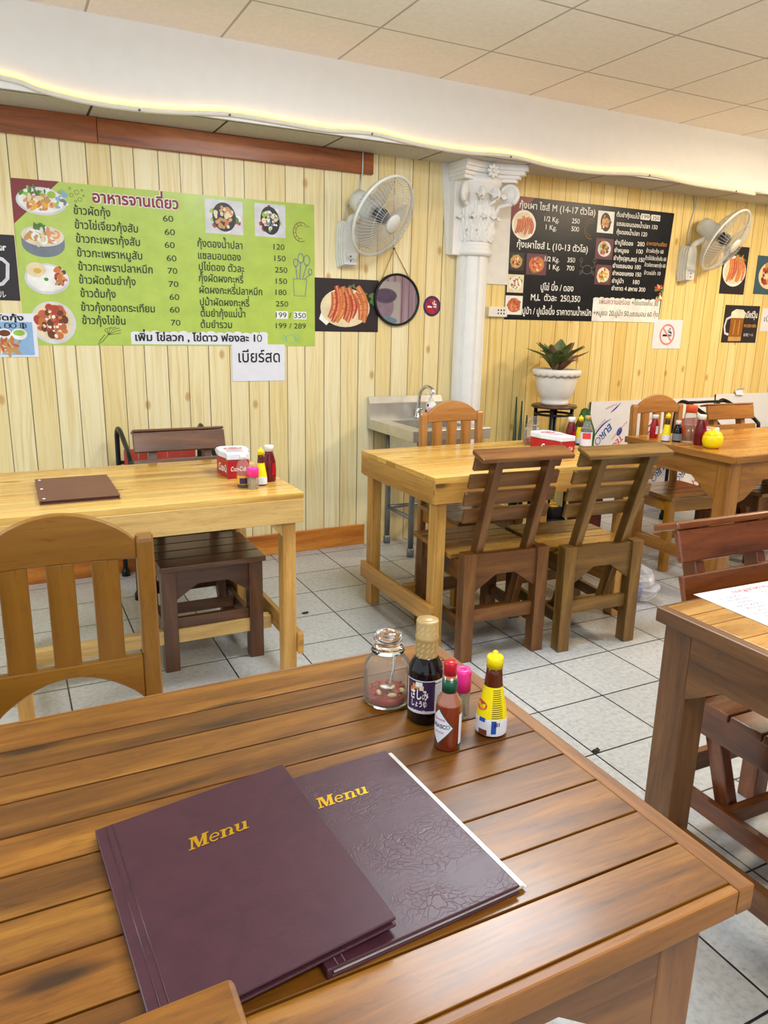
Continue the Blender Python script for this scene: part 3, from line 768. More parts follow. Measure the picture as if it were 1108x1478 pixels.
# ------------------------------------------------------------------ chairs
def plank_chair(label, loc, rz, wm, seatm, group=None, planks=4, W=0.40, D=0.455, cap=0.006, backm=None, lean=0.31, seat_back_gap=0.05, ztop=0.866):
    """slatted chair: sits facing local -y, back leaning towards +y"""
    t = thing('plank_chair', label, 'chair', loc, (0, 0, rz), group); backm = backm or wm
    x = W / 2; L = 0.056; yf, yr = -D / 2, D / 2                     # outer faces of the legs
    for sx in (-1, 1):
        xa, xb = sorted((sx * x, sx * (x - L)))
        b = MB(); b.box((xa, yf, 0), (xb, yf + L, 0.418), wm, bevel=0.003); b.build('leg', t)
        b = MB(); b.box((xa, yr - L, 0), (xb, yr, 0.468), wm, bevel=0.003); b.build('leg', t)
    b = MB()
    ye = yr - L - seat_back_gap; n = 4; w = (ye - (yf - 0.025)) / n
    for i in range(n): b.box((-x - 0.008, yf - 0.025 + i * w + 0.003, 0.420), (x + 0.008, yf - 0.025 + (i + 1) * w - 0.003, 0.442), seatm, bevel=0.003, grain=0)
    b.build('seat', t)
    def arch(h, z1, z0, dz, c): return [(-h, z1), (h, z1), (h, z0 - dz), (h - c, z0), (-h + c, z0), (-h, z0 - dz)]
    b = MB()
    b.prism(arch(x - L, 0.418, 0.352, 0.058, 0.085), yf + 0.012, yf + 0.034, wm, 'xz', grain=0)
    b.prism(arch(x - L, 0.462, 0.370, 0.070, 0.10), yr - 0.034, yr - 0.012, wm, 'xz', grain=0)
    for sx in (-1, 1):
        d = sx * (x - 0.022); b.box((d - 0.01, yf + L, 0.34), (d + 0.01, yr - L, 0.418), wm, bevel=0.002)
    b.build('seat_frame', t)
    for sx in (-1, 1):
        d = sx * (x - L / 2); b = MB(); b.box((d - 0.011, yf + L, 0.115), (d + 0.011, yr - L, 0.165), wm, bevel=0.002); b.build('stretcher', t)
    b = MB(); b.box((-x + L, yr - 0.042, 0.165), (x - L, yr - 0.02, 0.222), wm, bevel=0.002); b.build('stretcher', t)
    b = MB(); b.box((-x + L, yf + 0.02, 0.165), (x - L, yf + 0.042, 0.215), wm, bevel=0.002); b.build('stretcher', t)
    # slanting back posts that run down below the seat
    y45 = yr - 0.057; ang = -math.atan(lean); P = TR(0, y45, 0.45) @ RX(ang)
    ln = (ztop - 0.45) / math.cos(ang); dn = 0.33 / math.cos(ang)
    for sx in (-1, 1):
        b = MB(); c = sx * 0.118; b.box((c - 0.017, -0.023, -dn), (c + 0.017, 0.023, ln), backm, T=P, bevel=0.003, grain=2); b.build('back_post', t)
    b = MB(); yb = y45 - lean * 0.30; b.box((-x + 0.04, yb - 0.05, 0.118), (x - 0.04, yb - 0.026, 0.162), wm, bevel=0.002); b.build('cross_rail', t)
    hgt, gap, top = (0.060, 0.019, ln - 0.003) if planks == 4 else (0.086, 0.032, ln - 0.002)
    for i in range(planks):
        z1 = top - i * (hgt + gap); xx = x + 0.004 + 0.006 * ((i * 7) % 3 - 1)
        b = MB(); b.box((-xx, -0.042, z1 - hgt), (xx, -0.0245, z1), backm, T=P, bevel=0.004, grain=0); b.build('back_slat', t)
    if cap is not None:
        b = MB(); b.box((-x - cap, -0.052 if cap > 0 else -0.044, ln + 0.0005), (x + cap, 0.036 if cap > 0 else 0.024, ln + (0.020 if cap > 0 else 0.012)), backm, T=P, bevel=0.005, grain=0); b.build('top_rail', t)
    return t

plank_chair('dark brown slatted chair tucked under the far side of the left pine table', (0.663, 3.020, 0), 0.0, M['chair_dark'], M['chair_dark'], D=0.50, planks=3, cap=-0.003, lean=0.30, ztop=0.868)
plank_chair('brown slatted chair seen from behind, left one of the pair at the middle pine table', (1.784, 2.578, 0), PI - 0.075, M['chair_brown'], M['chair_seat'], backm=M['chair_brown'])
plank_chair('olive brown slatted chair seen from behind, right of the pair at the middle table', (2.228, 2.492, 0), PI - 0.09, M['chair_olive'], M['chair_seat'], backm=M['chair_olive'])
plank_chair('slatted chair behind the rear right table, below the plain white board', (4.06, 2.99, 0), -0.05, M['chair_brown'], M['chair_seat'], backm=M['rear_frame'], planks=3, cap=-0.003, lean=0.24, ztop=0.885)
plank_chair('glossy reddish brown slatted chair on the far side of the right edge table', (1.720, 1.050, 0), -0.02, M['chair_red'], M['chair_red'], backm=M['chair_red'], planks=3, lean=0.34, ztop=0.840)
plank_chair('slatted chair in the bottom foreground, only a top corner showing beside the menu', (-0.102, 0.637, 0), PI + 0.03, M['fg_frame'], M['chair_seat'], backm=M['fg_wood'], lean=0.18)

def arch_chair(label, loc, rz, backm, legm, seatm, group=None, W=0.376, D=0.42, crest=0.860):
    """chair with an arched crest rail over three upright slats; faces local -y"""
    t = thing('arched_back_chair', label, 'chair', loc, (0, 0, rz), group)
    x = W / 2; yr = D / 2; yf = -D / 2
    for sx in (-1, 1):
        xa, xb = sorted((sx * x, sx * (x - 0.036)))
        b = MB(); b.prism([(yr - 0.045, 0), (yr - 0.005, 0), (yr - 0.02, 0.30), (yr - 0.016, 0.45), (yr, 0.895), (yr - 0.008, 0.912), (yr - 0.028, 0.915), (yr - 0.034, 0.90), (yr - 0.052, 0.45), (yr - 0.054, 0.30)], xa, xb, backm, 'yz', grain=2, bevel=0.004); b.build('back_post', t)
        b = MB(); b.box((xa - 0.004, yf, 0), (xb + 0.004, yf + 0.042, 0.42), legm, bevel=0.004); b.build('leg', t)
    h = x - 0.036; tilt = TR(0, yr - 0.019, 0.90) @ RX(-0.035) @ TR(0, 0, -0.90)
    arc = [(-h + 2 * h * i / 16, 0.902 + 0.068 * (1 - (1 - i / 8) ** 2) ** 0.9) for i in range(17)]
    b = MB(); b.prism([(h, crest), (h * .5, crest + .004), (-h * .5, crest + .004), (-h, crest)] + arc, -0.012, 0.012, backm, 'xz', T=tilt, grain=0, bevel=0.003); b.build('crest_rail', t)
    low = [(-h + 2 * h * i / 14, 0.535 + 0.078 * math.sin(PI * i / 14) ** .8) for i in range(15)]
    b = MB(); b.prism([(h, 0.640), (-h, 0.640)] + low, -0.012, 0.012, backm, 'xz', T=tilt, grain=0, bevel=0.003); b.build('lower_rail', t)
    for c in (-0.088, 0.0, 0.088):
        b = MB(); b.box((c - 0.027, -0.009, 0.636), (c + 0.027, 0.009, crest + 0.006), backm, T=tilt, bevel=0.003, grain=2); b.build('back_slat', t)
    b = MB(); n = 4; y0, y1 = yf - 0.02, yr - 0.056; w = (y1 - y0) / n
    for i in range(n): b.box((-x - 0.012, y0 + i * w + 0.0006, 0.4205), (x + 0.012, y0 + (i + 1) * w - 0.0006, 0.442), seatm, bevel=0.003, grain=0)
    b.build('seat', t)
    b = MB()
    for sx in (-1, 1): d = sx * (x - 0.02); b.box((d - 0.01, yf + 0.042, 0.35), (d + 0.01, yr - 0.054, 0.42), legm, bevel=0.002)
    b.box((-h, yf + 0.01, 0.35), (h, yf + 0.032, 0.42), legm, bevel=0.002); b.box((-h, yr - 0.05, 0.36), (h, yr - 0.03, 0.42), legm, bevel=0.002)
    b.build('seat_frame', t)
    for sx in (-1, 1):
        d = sx * (x - 0.02); b = MB(); b.box((d - 0.011, yf + 0.042, 0.14), (d + 0.011, yr - 0.05, 0.185), legm, bevel=0.002); b.build('stretcher', t)
    b = MB(); b.box((-x + 0.031, -0.05, 0.142), (x - 0.031, -0.025, 0.183), legm, bevel=0.002); b.build('stretcher', t)
    return t
arch_chair('ochre painted chair with arched back and upright slats, behind the foreground table', (0.062, 1.412, 0), -0.02, M['ochre'], M['ochre'], M['ochre'])
arch_chair('honey coloured arched back chair between the sink and the middle pine table', (2.066, 3.118, 0), 0.0, M['ochre_pale'], M['ochre_leg'], M['chair_seat'])
arch_chair('honey coloured arched back chair in front of the printed white boards', (3.475, 3.085, 0), -0.09, M['ochre_pale'], M['ochre_leg'], M['chair_seat'])

def metal_chair(label, loc, rz, wide, rise=1.0):
    t = thing('metal_chair', label, 'chair', loc, (0, 0, rz)); t.scale = (1, 1, rise); x = wide / 2
    for sx in (-1, 1):
        pts = smooth_pts([(sx * x, 0.16, 0.0), (sx * x, 0.16, 0.40), (sx * x, 0.15, 0.72), (sx * x, 0.12, 0.795), (sx * x * 0.98, 0.06, 0.80), (sx * x * 0.96, -0.06, 0.755), (sx * x * 0.96, -0.20, 0.70), (sx * x * .96, -0.225, 0.60), (sx * x * .96, -0.225, 0.0)], 5)
        b = MB(); b.tube(pts, 0.0125, 'black_metal', 8); b.build('side_frame', t)
        for y in (0.16, -0.225):
            b = MB(); b.lathe([(0, 0), (0.022, 0), (0.022, 0.03), (0.014, 0.045), (0, 0.045)], 'black_metal', 12, TR(sx * x * (1 if y > 0 else .96), y, 0)); b.build('foot', t)
    b = MB()
    for z, y in (((0.80, 0.075),) if rise > 1 else ()) + ((0.62, 0.158), (0.46, 0.16), (0.36, 0.16)): b.cyl((-x, y, z), (x, y, z), 0.009, 'black_metal', 8)
    b.cyl((-x * .96, -0.225, 0.355), (x * .96, -0.225, 0.355), 0.011, 'black_metal', 8); b.cyl((-x * .98, 0.0, 0.36), (x * .98, 0.0, 0.36), 0.009, 'black_metal', 8)
    b.build('cross_tube', t)
    b = MB(); n = 5; w = (wide - 0.05) / n
    for i in range(n): b.box((-x + 0.025 + i * w + 0.002, 0.130, 0.43), (-x + 0.025 + (i + 1) * w - 0.002, 0.146, 0.69), 'red_vinyl', bevel=0.002)
    b.build('backrest', t)
    b = MB()
    for i in range(n): b.box((-x + 0.025 + i * w + 0.002, -0.21, 0.368), (-x + 0.025 + (i + 1) * w - 0.002, 0.13, 0.384), 'red_vinyl', bevel=0.002)
    b.build('seat', t)
    return t
metal_chair('black tube chair with red boards against the left wall', (0.70, 3.86, 0), 0.0, 0.42)
metal_chair('black tube chair behind the rear right table against the white board', (4.40, 3.62, 0), 0.0, 0.40, rise=1.07)

# ------------------------------------------------------------------ printed posters and papers on the wall
def on_wall(name, label, cat, x0, z0, x1, z1, sheet, group=None, thick=0.0016, out=0.0):
    """flat sheet on the back wall; local x = along the wall, y = up, z = out of the wall"""
    t = thing(name, label, cat, (x0, WALL_Y - out, z0), (PI / 2, 0, 0), group)
    w, h = x1 - x0, z1 - z0; b = MB()
    b.box((0, 0, 0), (w, h, thick), sheet, grain=0); b.build('sheet', t)
    return t, w, h
def quad_on_wall(name, label, cat, corners, sheet, thick=0.0016):
    x0, z0 = min(c[0] for c in corners), min(c[1] for c in corners)
    t = thing(name, label, cat, (x0, WALL_Y - 0.0004, z0), (PI / 2, 0, 0))
    b = MB(); b.prism([(x - x0, z - z0) for x, z in corners], 0.0, thick, sheet, 'xy'); b.build('sheet', t)
    return t, x0, z0
Z1, Z2, Z3, Z4, Z5 = 0.0022, 0.0028, 0.0034, 0.0040, 0.0070

def blobs(b, cx, cy, rx, ry, z, pal, n, seed, smin=0.08, smax=0.2, keep=0.85):
    rg = random.Random(seed)
    for i in range(n):
        a = rg.random() * 2 * PI; r = math.sqrt(rg.random()) * keep; s = rg.uniform(smin, smax)
        b.ell(cx + rx * r * math.cos(a), cy + ry * r * math.sin(a), rx * s * rg.uniform(.7, 1.5), ry * s, z + i * 1.2e-5, rg.choice(pal), seg=9, rot=rg.random() * PI)
def crescent(b, cx, cy, r, z, m, rot=0.0, w=0.45, sweep=4.2):
    n = 12; pts = [(cx + r * math.cos(rot + sweep * i / n), cy + r * math.sin(rot + sweep * i / n)) for i in range(n + 1)]
    b.line(pts, [r * w * (0.35 + 0.65 * math.sin(PI * (0.1 + 0.85 * (1 - i / n)))) * 1.5 for i in range(n + 1)], z, m)
def prawn(b, x0, y0, x1, y1, w, z, m, m2):
    dx, dy = x1 - x0, y1 - y0; n = 9; bend = 0.14
    P = [(x0 + dx * i / n - dy * bend * math.sin(PI * i / n), y0 + dy * i / n + dx * bend * math.sin(PI * i / n)) for i in range(n + 1)]
    b.line(P, [w * (0.5 + 0.6 * math.sin(PI * (0.15 + 0.8 * i / n))) for i in range(n + 1)], z, m)
    b.line(P, [w * 0.30 * (0.5 + 0.6 * math.sin(PI * (0.15 + 0.8 * i / n))) for i in range(n + 1)], z + 2e-5, m2)
    for k in range(2, n - 1, 2): b.line([(P[k][0] - dy * .12 * w / abs(w) * .3, P[k][1]), (P[k][0] + dy * .04, P[k][1])], w * 0.1, z + 3e-5, 'f_red')
def prawn_dish(t, cx, cy, rx, ry, seed, n=8, plate='f_white', greens=True, tall=1.0):
    b = MB(); b.ell(cx, cy, rx, ry, Z1, plate); b.ell(cx, cy, rx * .86, ry * .84, Z1 + 2e-5, 'f_cream'); b.build('printed_plate', t)
    rg = random.Random(seed); b = MB()
    if greens: blobs(b, cx + rx * .35, cy + ry * .85, rx * .55, ry * .35, Z2 - 3e-4, ['f_green', 'f_lime', 'leaf'], 16, seed)
    for i in range(n):
        f = (i + .5) / n * 2 - 1
        prawn(b, cx + f * rx * .55, cy + ry * tall * rg.uniform(.6, 1.0), cx + f * rx * .75 + rg.uniform(-.1, .1) * rx, cy - ry * rg.uniform(.5, .75), rx * .24, Z2 + i * 6e-5, rg.choice(['f_shrimp', 'f_orange', 'f_red']), rg.choice(['f_shrimp2', 'f_pinkorange']))
    b.build('printed_prawns', t)
def dish_photo(t, x0, y0, x1, y1, bgm, tray, pal, seed, round_=False):
    b = MB(); b.rect(x0, y0, x1, y1, Z1, bgm)
    cx, cy, rx, ry = (x0 + x1) / 2, (y0 + y1) / 2, (x1 - x0) / 2, (y1 - y0) / 2
    blobs(b, cx, cy, rx, ry, Z1 + 3e-5, ['f_red', 'f_green', 'f_lime', 'f_white'], 14, seed + 5, .10, .2, .78)
    b.ell(cx, cy, rx * (.75 if round_ else .62), ry * (.75 if round_ else .86), Z2, tray, rot=0 if round_ else .18)
    blobs(b, cx, cy, rx * .58, ry * .72, Z2 + 4e-5, pal, 34, seed, .10, .24, .85)
    b.build('dish_photo', t)

# --- lime green menu board
GX, GZ = 0.107, 1.213
t, x0, z0 = quad_on_wall('menu_board', 'large lime green menu board with dish prices on the left wall', 'menu board', [(0.107, 1.213), (1.607, 1.213), (1.604, 1.969), (0.112, 1.964)], M['green'])
def G(x, z): return x - GX, z - GZ
GREEN_TEXT = [('ข้าวผัดกุ้ง', 0.3716, 0.5384, 1.8275), ('ข้าวไข่เจียวกุ้งสับ', 0.3717, 0.665, 1.7626), ('ข้าวกะเพรากุ้งสับ', 0.3721, 0.6709, 1.6998), ('ข้าวกะเพราหมูสับ', 0.3723, 0.6781, 1.6351), ('ข้าวกะเพราปลาหมึก', 0.3727, 0.7252, 1.5712), ('ข้าวผัดต้มยำกุ้ง', 0.372, 0.6382, 1.5094), ('ข้าวต้มกุ้ง', 0.3737, 0.5383, 1.4458), ('ข้าวกุ้งทอดกระเทียม', 0.3715, 0.7258, 1.3801), ('ข้าวกุ้งไข่ข้น', 0.372, 0.5771, 1.3166), ('60', 0.789, 0.8404, 1.8255), ('60', 0.7942, 0.8459, 1.7617), ('60', 0.791, 0.8415, 1.6994), ('60', 0.7978, 0.8471, 1.6359), ('70', 0.8004, 0.8485, 1.5743), ('70', 0.8015, 0.8513, 1.5093), ('60', 0.8027, 0.8527, 1.4451), ('60', 0.801, 0.8511, 1.3818), ('70', 0.8036, 0.8525, 1.3166), ('กุ้งดองน้ำปลา', 0.9577, 1.1958, 1.7149), ('แซลมอนดอง', 0.9583, 1.1848, 1.6555), ('ปูไข่ดอง ตัวละ', 0.9604, 1.2021, 1.5986), ('กุ้งผัดผงกะหรี่', 0.9581, 1.1958, 1.5425), ('ผัดผงกะหรี่ปลาหมึก', 0.9587, 1.3002, 1.4833), ('ปูม้าผัดผงกะหรี่', 0.9592, 1.2261, 1.4221), ('ต้มยำกุ้งแม่น้ำ', 0.9599, 1.2021, 1.3648), ('ต้มยำรวม', 0.9576, 1.1271, 1.3071), ('120', 1.3679, 1.4301, 1.7245), ('150', 1.3718, 1.4359, 1.6655), ('250', 1.3741, 1.4451, 1.6059), ('150', 1.3781, 1.4428, 1.5474), ('180', 1.3755, 1.4387, 1.4883), ('250', 1.3761, 1.448, 1.4273), ('199 / 350', 1.3752, 1.5515, 1.3674), ('199 / 289', 1.3743, 1.5512, 1.3101)]
for s, xa, xb, z in GREEN_TEXT:
    num = s[0].isdigit()
    b = MB(); letter(b, s, xa - GX, xb - GX, z - GZ, 0.041 if num else 0.052, 'ink', z=Z3, bold=0.006 if num else 0.012); b.build('price' if num else 'dish_name', t)
b = MB(); letter(b, 'อาหารจานเดี่ยว', 0.461 - GX, 0.8693 - GX, 1.8877 - GZ, 0.072, 'white_ink', z=Z2, bold=0.075); letter(b, 'อาหารจานเดี่ยว', 0.461 - GX, 0.8693 - GX, 1.8877 - GZ, 0.072, 'maroon_ink', z=Z3, bold=0.03); b.build('title_lettering', t)
b = MB()
b.rect(1.3741 - GX, 1.361 - GZ, 1.4455 - GX, 1.402 - GZ, Z1, 'white_ink'); b.rect(1.4798 - GX, 1.361 - GZ, 1.555 - GX, 1.402 - GZ, Z1, 'white_ink')
b.build('price_patch', t)
b = MB(); b.rect(0.600 - GX, 1.2195 - GZ, 1.326 - GX, 1.272 - GZ, Z1, 'paper')
for i in range(15): b.ell(0.625 - GX + i * 0.0484, 1.2715 - GZ, 0.027, 0.012 + 0.003 * (i % 3), Z1 + 1e-4 + i * 1e-6, 'paper', seg=16, a0=0, a1=PI)
b.build('cloud_label', t)
b = MB(); letter(b, 'เพิ่ม ไข่ลวก , ไข่ดาว ฟองละ 10', 0.6198 - GX, 1.2933 - GX, 1.2371 - GZ, 0.053, 'inkdark', z=Z3, bold=0.03); b.build('label_lettering', t)
b = MB(); b.poly([G(0.1085, 1.765), G(0.318, 1.9665), G(0.1127, 1.9635)], Z1 - 3e-4, 'maroon'); b.build('corner_triangle', t)
# printed dishes on the green board
b = MB(); x, y = G(0.2345, 1.873); b.ell(x, y, 0.109, 0.062, Z1, 'f_pale'); b.ell(x, y + .003, 0.100, 0.054, Z1 + 3e-5, 'f_white'); b.build('printed_plate', t)
b = MB(); blobs(b, x - .03, y + .035, .075, .030, Z2, ['f_green', 'f_lime', 'leaf', 'f_white'], 22, 3, .15, .32); blobs(b, x - .005, y - .006, .07, .038, Z2 + 4e-4, ['f_cream', 'f_tan', 'f_pinkorange', 'f_orange', 'f_yellow'], 34, 4, .13, .3)
b.ell(x + .045, y + .032, .018, .016, Z2 + 9e-4, 'f_lime'); blobs(b, x + .085, y + .012, .03, .05, Z2 + 9e-4, ['f_blue', 'f_grey', 'f_lime', 'f_white'], 16, 5, .16, .34); b.build('printed_food', t)
b = MB(); x, y = G(0.227, 1.693); b.poly([(x - .094, y + .028)] + [(x - .094 * math.cos(a), y - .012 - .058 * math.sin(a)) for a in [PI * i / 16 for i in range(17)]] + [(x + .094, y + .028)], Z1, 'f_grey'); b.ell(x, y + .025, .094, .047, Z1 + 5e-5, 'f_pale'); b.ell(x, y + .025, .087, .041, Z1 + 9e-5, 'f_cream'); b.build('printed_bowl', t)
b = MB(); blobs(b, x, y + .024, .078, .034, Z2, ['f_cream', 'f_white', 'f_pinkorange', 'f_tan'], 30, 6, .16, .34); [crescent(b, x + q[0], y + q[1], .016, Z2 + 5e-4 + i * 5e-5, 'f_pinkorange' if i % 2 else 'f_white', i * 1.3) for i, q in enumerate([(-.03, .02), (.04, .022), (.0, .008), (.055, .035), (-.05, .036)])]
blobs(b, x - .01, y + .066, .035, .018, Z2 + 9e-4, ['f_green', 'leaf'], 10, 7, .2, .4); b.build('printed_food', t)
b = MB(); x, y = G(0.2295, 1.524); b.ell(x, y, .099, .071, Z1, 'f_pale'); b.ell(x, y + .002, .088, .061, Z1 + 4e-5, 'f_white'); b.build('printed_plate', t)
b = MB(); b.ell(x - .045, y + .04, .044, .034, Z2, 'f_cream'); b.ell(x - .04, y + .036, .017, .012, Z2 + 4e-5, 'f_yellow'); b.ell(x + .005, y - .018, .046, .040, Z2 + 1e-4, 'f_white'); b.ell(x - .004, y - .002, .010, .008, Z2 + 2e-4, 'f_green')
blobs(b, x + .055, y + .012, .032, .048, Z2 + 3e-4, ['f_brown', 'f_orange', 'f_red', 'f_tan'], 22, 8, .18, .36); b.build('printed_food', t)
b = MB(); x, y = G(0.2405, 1.320); b.ell(x, y, .103, .101, Z1, 'f_pale'); b.ell(x - .003, y + .004, .090, .088, Z1 + 4e-5, 'f_cream'); b.build('printed_plate', t)
b = MB(); blobs(b, x - .002, y + .004, .084, .082, Z2, ['f_red', 'f_shrimp', 'f_orange', 'f_brown'], 52, 9, .12, .26); blobs(b, x, y, .08, .075, Z2 + 8e-4, ['f_white', 'f_cream'], 11, 10, .06, .11); b.build('printed_food', t)
dish_photo(t, 1.003 - GX, 1.785 - GZ, 1.202 - GX, 1.951 - GZ, 'f_pale', 'f_dark', ['f_orange', 'f_tan', 'f_pinkorange', 'f_cream'], 21)
dish_photo(t, 1.266 - GX, 1.786 - GZ, 1.437 - GX, 1.952 - GZ, 'f_pale', 'f_dark', ['f_white', 'f_cream', 'f_grey', 'f_lime'], 22)
# line drawings
b = MB(); x, y = G(1.526, 1.823); b.line([(x + .045 * math.cos(a), y + .050 * math.sin(a)) for a in [1.0 + 4.2 * i / 18 for i in range(19)]], .004, Z2, 'brown_ink'); b.line([(x + .030 * math.cos(a), y + .034 * math.sin(a)) for a in [1.2 + 3.8 * i / 18 for i in range(19)]], .003, Z2, 'brown_ink')
for i in range(6): a = 1.6 + i * .55; b.line([(x + .030 * math.cos(a), y + .034 * math.sin(a)), (x + .045 * math.cos(a), y + .05 * math.sin(a))], .003, Z2, 'brown_ink')
b.line([(x + .02, y + .04), (x + .055, y + .03), (x + .02, y + .028)], .003, Z2, 'brown_ink'); b.build('prawn_drawing', t)
b = MB(); x, y = G(1.5289, 1.587)
b.line([(x - .045, y - .10), (x + .02, y - .10), (x + .03, y - .01), (x - .05, y - .01)], .004, Z2, 'violet_ink', closed=True)
for dx, top, r in ((-.035, .075, .016), (-.005, .10, .02), (.03, .09, .022), (.05, .03, .013)):
    b.line([(x - .01 + dx * .5, y - .01), (x + dx, y + top - r)], .004, Z2, 'violet_ink'); b.ring(x + dx, y + top, r * .8, r * 1.25, .004, Z2, 'violet_ink', seg=16)
b.build('utensil_drawing', t)
b = MB(); x, y = G(0.4945, 1.266)
for i in range(6):
    a = 0.15 + i * .42; b.line([(x, y), (x + .035 * math.cos(a), y + .03 * math.sin(a)), (x + .06 * math.cos(a - .5), y + .035 * math.sin(a) + .004)], .003, Z2, 'olive_ink')
b.line([(x, y + .004), (x - .03, y - .03), (x - .055, y - .05), (x - .045, y - .028), (x - .02, y)], .004, Z2, 'olive_ink'); b.build('squid_drawing', t)
b = MB(); x, y = G(1.462, 1.252); b.ring(x, y, .028, .024, .003, Z2, 'teal_ink', seg=18)
for sx in (-1, 1):
    for i in range(3): b.line([(x + sx * .024, y - .004 + i * .008), (x + sx * .045, y - .012 + i * .018), (x + sx * .05, y - .024 + i * .022)], .003, Z2, 'teal_ink')
b.build('crab_drawing', t)
b = MB()
for dx, dy, r in ((0, 0, .010), (-.024, -.014, .008), (.012, -.03, .009), (-.03, .016, .005), (.024, .012, .004), (-.008, -.04, .005), (.03, -.012, .004)): b.ring(0.392 - GX + dx, 1.925 - GZ + dy, r, r, .002, Z2, 'olive_ink', seg=14)
b.build('bubble_drawing', t)

# --- white note under the green board
t, w, h = on_wall('paper_sign', 'white paper note with large black lettering under the lime green board', 'paper sign', 1.122, 1.022, 1.424, 1.222, M['paper'], thick=0.0012, out=0.0022)
b = MB(); letter(b, 'เบียร์สด', 1.1569 - 1.122, 1.395 - 1.122, 1.1254 - 1.022, 0.088, 'inkdark', z=Z1, bold=0.012); b.build('lettering', t)

# --- black menu board
BX, BZ = 2.900, 1.387
t, x0, z0 = quad_on_wall('menu_board', 'glossy black menu board with prawn prices to the right of the column', 'menu board', [(2.909, 1.387), (4.262, 1.388), (4.303, 2.133), (2.900, 2.131)], M['blackboard'])
BX, BZ = x0, z0
BLACK_TEXT = [('กุ้งเผา ไซส์ M (14-17 ตัวโล)', 2.9738, 3.5883, 2.0634), ('1/2 Kg.', 3.1734, 3.293, 2.0003), ('250', 3.3972, 3.4621, 2.0042), ('1 Kg.', 3.1887, 3.2773, 1.9508), ('500', 3.3982, 3.4618, 1.9554), ('กุ้งเผาไซส์ L (10-13 ตัวโล)', 2.9715, 3.5504, 1.8312), ('1/2 Kg.', 3.1997, 3.3174, 1.7589), ('350', 3.386, 3.4502, 1.7618), ('1 Kg.', 3.2387, 3.3278, 1.7108), ('700', 3.3844, 3.4485, 1.7107), ('ปูไข่ นึ่ง / ดอง', 3.1821, 3.4555, 1.5783), ('M,L  ตัวละ  250,350', 3.1085, 3.5211, 1.512), ('ปูม้า / ปูเนื้อนึ่ง ราคาตามน้ำหนัก', 3.0482, 3.6257, 1.4243), ('ต้มยำกุ้งแม่น้ำ', 3.7737, 3.99, 2.0727), ('/', 4.0728, 4.0887, 2.0762), ('แซลมอนดองน้ำปลา 150', 3.7814, 4.1559, 2.0162), ('กุ้งดองน้ำปลา 120', 3.7867, 4.065, 1.9638), ('ยำปูไข่ดอง', 3.7815, 3.945, 1.8962), ('280', 3.9839, 4.0513, 1.8989), ('ยำหมูยอ', 3.7833, 3.913, 1.8473), ('100', 3.983, 4.0426, 1.8498), ('ยำกุ้ง(สุก,สด) 150', 3.7824, 4.0659, 1.7963), ('ยำแซลมอน 180', 3.7811, 4.0383, 1.7468), ('ยำหอยแครง 150', 3.7842, 4.0485, 1.6981), ('ยำปูม้า', 3.7858, 3.8906, 1.6481), ('180', 3.9799, 4.0401, 1.6469), ('ยำถาด 4 สหาย 300', 3.789, 4.1015, 1.5993)]
for s, xa, xb, z in BLACK_TEXT:
    b = MB(); letter(b, s, xa - BX, xb - BX, z - BZ, 0.039 if xa > 3.6 else .042 if s[0].isdigit() else 0.056, 'white_ink', z=Z3, bold=0.014); b.build('price' if s.replace('/', '').strip().isdigit() else 'dish_line', t)
b = MB()
letter(b, 'ข้าวผัดกุ้ง 60', 4.073 - BX, 4.237 - BX, 1.8611 - BZ, .036, 'white_ink', z=Z3); letter(b, 'ข้าวไข่เจียวกุ้งสับ 60', 4.0706 - BX, 4.270 - BX, 1.8124 - BZ, .036, 'white_ink', z=Z3)
letter(b, 'ข้าวผัดกะเพรากุ้ง 60', 4.0708 - BX, 4.270 - BX, 1.7679 - BZ, .036, 'white_ink', z=Z3); letter(b, 'ข้าวเปล่า 10', 4.0735 - BX, 4.2304 - BX, 1.7146 - BZ, .036, 'white_ink', z=Z3)
b.build('price_lettering', t)
b = MB(); letter(b, 'อาหารจานเดียว', 4.0693 - BX, 4.262 - BX, 1.9088 - BZ, .036, 'orange_ink', z=Z3); b.build('heading_lettering', t)
b = MB(); b.rect(3.9931 - BX, 2.0705 - BZ, 4.0732 - BX, 2.109 - BZ, Z1, 'white_ink'); b.rect(4.0903 - BX, 2.0705 - BZ, 4.1721 - BX, 2.109 - BZ, Z1, 'white_ink'); b.build('price_patch', t)
b = MB(); letter(b, '199', 4.0026 - BX, 4.0655 - BX, 2.0765 - BZ, .038, 'inkdark', z=Z3); letter(b, '350', 4.0998 - BX, 4.163 - BX, 2.0765 - BZ, .038, 'inkdark', z=Z3); b.build('patch_lettering', t)
b = MB(); b.rect(3.636 - BX, 1.3895 - BZ, 4.259 - BX, 1.535 - BZ, Z1, 'f_white')
for i in range(13): b.ell(3.662 - BX + i * 0.0478, 1.5345 - BZ, .028, .013 + .004 * (i % 2), Z1 + 1e-4 + i * 1e-6, 'f_white', seg=16, a0=0, a1=PI)
b.build('cloud_label', t)
b = MB(); letter(b, '+ไข่แดงเค็ม 30', 3.9871 - BX, 4.24 - BX, 1.5055 - BZ, .045, 'inkdark', z=Z3); letter(b, '+หมูยอ 20,ปูม้า 50,แซลมอน 60 กุ้ง', 3.645 - BX, 4.25 - BX, 1.4288 - BZ, .050, 'inkdark', z=Z3); letter(b, 'เพิ่มความอร่อย', 3.69 - BX, 3.9677 - BX, 1.5053 - BZ, .048, 'maroon_ink', z=Z3); b.build('label_lettering', t)
